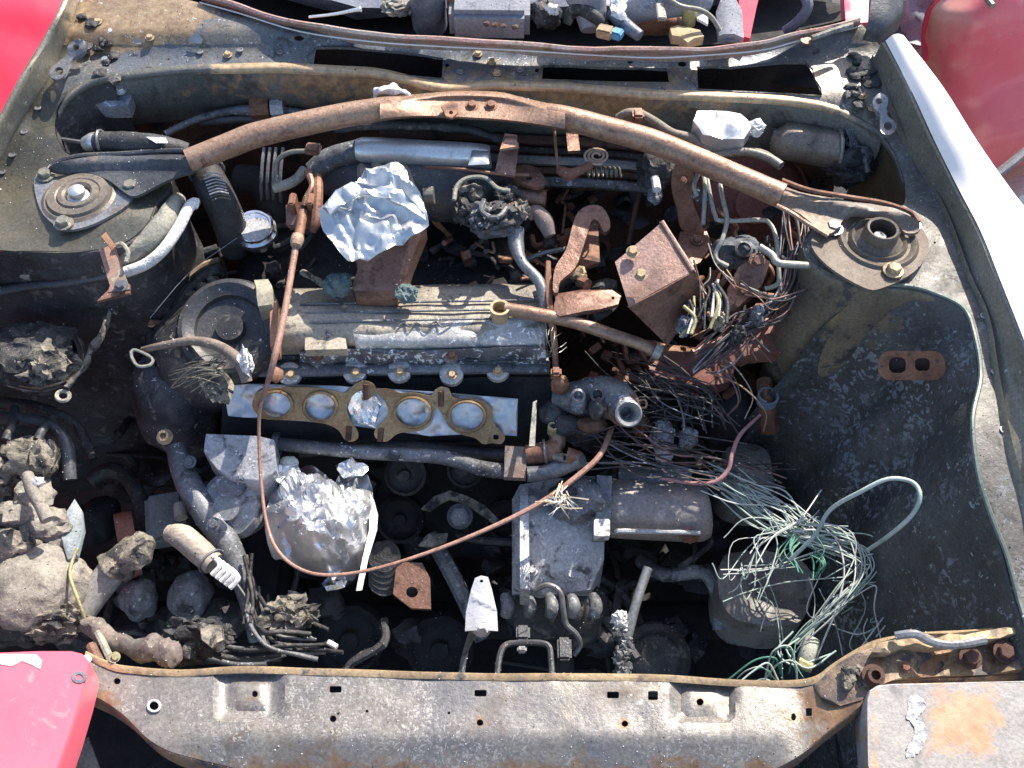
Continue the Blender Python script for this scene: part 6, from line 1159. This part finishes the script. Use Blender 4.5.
# ================================================================== debris in the dark and ash grit everywhere
bm = BM(); rnd = random.Random(5)
for k in range(130):
    x, y = rnd.uniform(60, 800), rnd.uniform(400, 660)
    blob(bm, P(x, y, rnd.uniform(.34, .47)), (rnd.uniform(.01, .035), rnd.uniform(.01, .03), rnd.uniform(.01, .03)), .6, 2, 2, k)
for k in range(60):
    x, y, z = rnd.uniform(60, 820), rnd.uniform(300, 650), rnd.uniform(.38, .52)
    pts = [P(x, y, z)]
    for j in range(4): pts.append(pts[-1]+Vector((rnd.gauss(0, .04), rnd.gauss(0, .04), rnd.gauss(0, .015))))
    tube(bm, pts, rnd.uniform(.003, .009), 7, 4, wob=.3)
build('charred_debris', bm, char, kind='stuff')
bm = BM()
for k in range(120):
    x, y, z = rnd.choice([(rnd.uniform(430, 620), rnd.uniform(255, 300), .77), (rnd.uniform(560, 760), rnd.uniform(300, 440), .62), (rnd.uniform(250, 350), rnd.uniform(215, 285), .75), (rnd.uniform(690, 830), rnd.uniform(150, 330), .76), (rnd.uniform(400, 560), rnd.uniform(210, 260), .77), (rnd.uniform(560, 700), rnd.uniform(180, 260), .72)])
    z += rnd.uniform(-.04, .02)
    if rnd.random() < .6: blob(bm, P(x, y, z), (rnd.uniform(.005, .02), rnd.uniform(.005, .018), rnd.uniform(.005, .018)), .6, 2, 2, k)
    else:
        pts = [P(x, y, z)]
        for j in range(4): pts.append(pts[-1]+Vector((rnd.gauss(0, .02), rnd.gauss(0, .02), rnd.gauss(0, .01))))
        tube(bm, pts, rnd.uniform(.0015, .006), 6, 4, wob=.4)
build('burnt_rubble', bm, char, kind='stuff')
bm = BM()
for k in range(90):
    x, y, z = rnd.choice([(rnd.uniform(430, 560), rnd.uniform(235, 290), .79), (rnd.uniform(560, 740), rnd.uniform(320, 400), .68), (rnd.uniform(700, 800), rnd.uniform(230, 320), .78), (rnd.uniform(510, 600), rnd.uniform(190, 260), .76)])
    z += rnd.uniform(-.04, .01)
    if rnd.random() < .5:
        u = Vector((rnd.gauss(0, 1), rnd.gauss(0, 1), rnd.gauss(0, .4))).normalized(); box(bm, P(x, y, z), (u, Vector((-u.y, u.x, .3))), (rnd.uniform(.01, .035), rnd.uniform(.006, .014), rnd.uniform(.002, .01)), .001)
    else:
        pts = [P(x, y, z)]
        for j in range(3): pts.append(pts[-1]+Vector((rnd.gauss(0, .018), rnd.gauss(0, .018), rnd.gauss(0, .01))))
        tube(bm, pts, rnd.uniform(.0015, .0045), 6, 4, wob=.4)
build('rusty_rubble', bm, rust, kind='stuff')
# ash and rust grit lying on whatever faces up (dropped straight down)
bpy.context.view_layer.update()
dg = bpy.context.evaluated_depsgraph_get()
gv = [[], [], []]; gf = [[], [], []]
for k in range(15000):
    x, y = rnd.uniform(-.75, .72), rnd.uniform(.25, 1.32)
    ok, loc, nrm, _, ob, _ = SC.ray_cast(dg, Vector((x, y, 1.6)), Vector((0, 0, -1)))
    if not ok or nrm.z < .35 or loc.z < .3: continue
    if 'lid' in ob.name or ob.name.startswith(('fender', 'foil', 'flap', 'cap_top')): continue
    if ob.name.startswith(('radiator_support', 'tube', 'silver')) and rnd.random() < .6: continue
    if noise.noise(loc*9) < -.15 and rnd.random() < .8: continue
    t = 0 if rnd.random() < .45 else rnd.choice((1, 2)); s_ = rnd.uniform(.0004, .0011)*(1 if rnd.random() < .97 else 2)
    V, Fc = gv[t], gf[t]; b = len(V); u = Vector((rnd.gauss(0, 1), rnd.gauss(0, 1), 0)).normalized(); v_ = Vector((-u.y, u.x, 0))
    c = loc+nrm*.0002
    V += [c+u*s_, c+v_*s_*rnd.uniform(.5, 1), c-u*s_*rnd.uniform(.5, 1), c-v_*s_*rnd.uniform(.5, 1), c+nrm*s_*.8]
    Fc += [(b, b+1, b+4), (b+1, b+2, b+4), (b+2, b+3, b+4), (b+3, b, b+4)]
for t, (nm, m_) in enumerate((('ash_grit', chalk), ('soot_grit', char), ('rust_grit', barm))):
    me = bpy.data.meshes.new(nm); me.from_pydata([tuple(v) for v in gv[t]], [], gf[t]); me.materials.append(m_)
    o = bpy.data.objects.new(nm, me); COL.objects.link(o); o['kind'] = 'stuff'
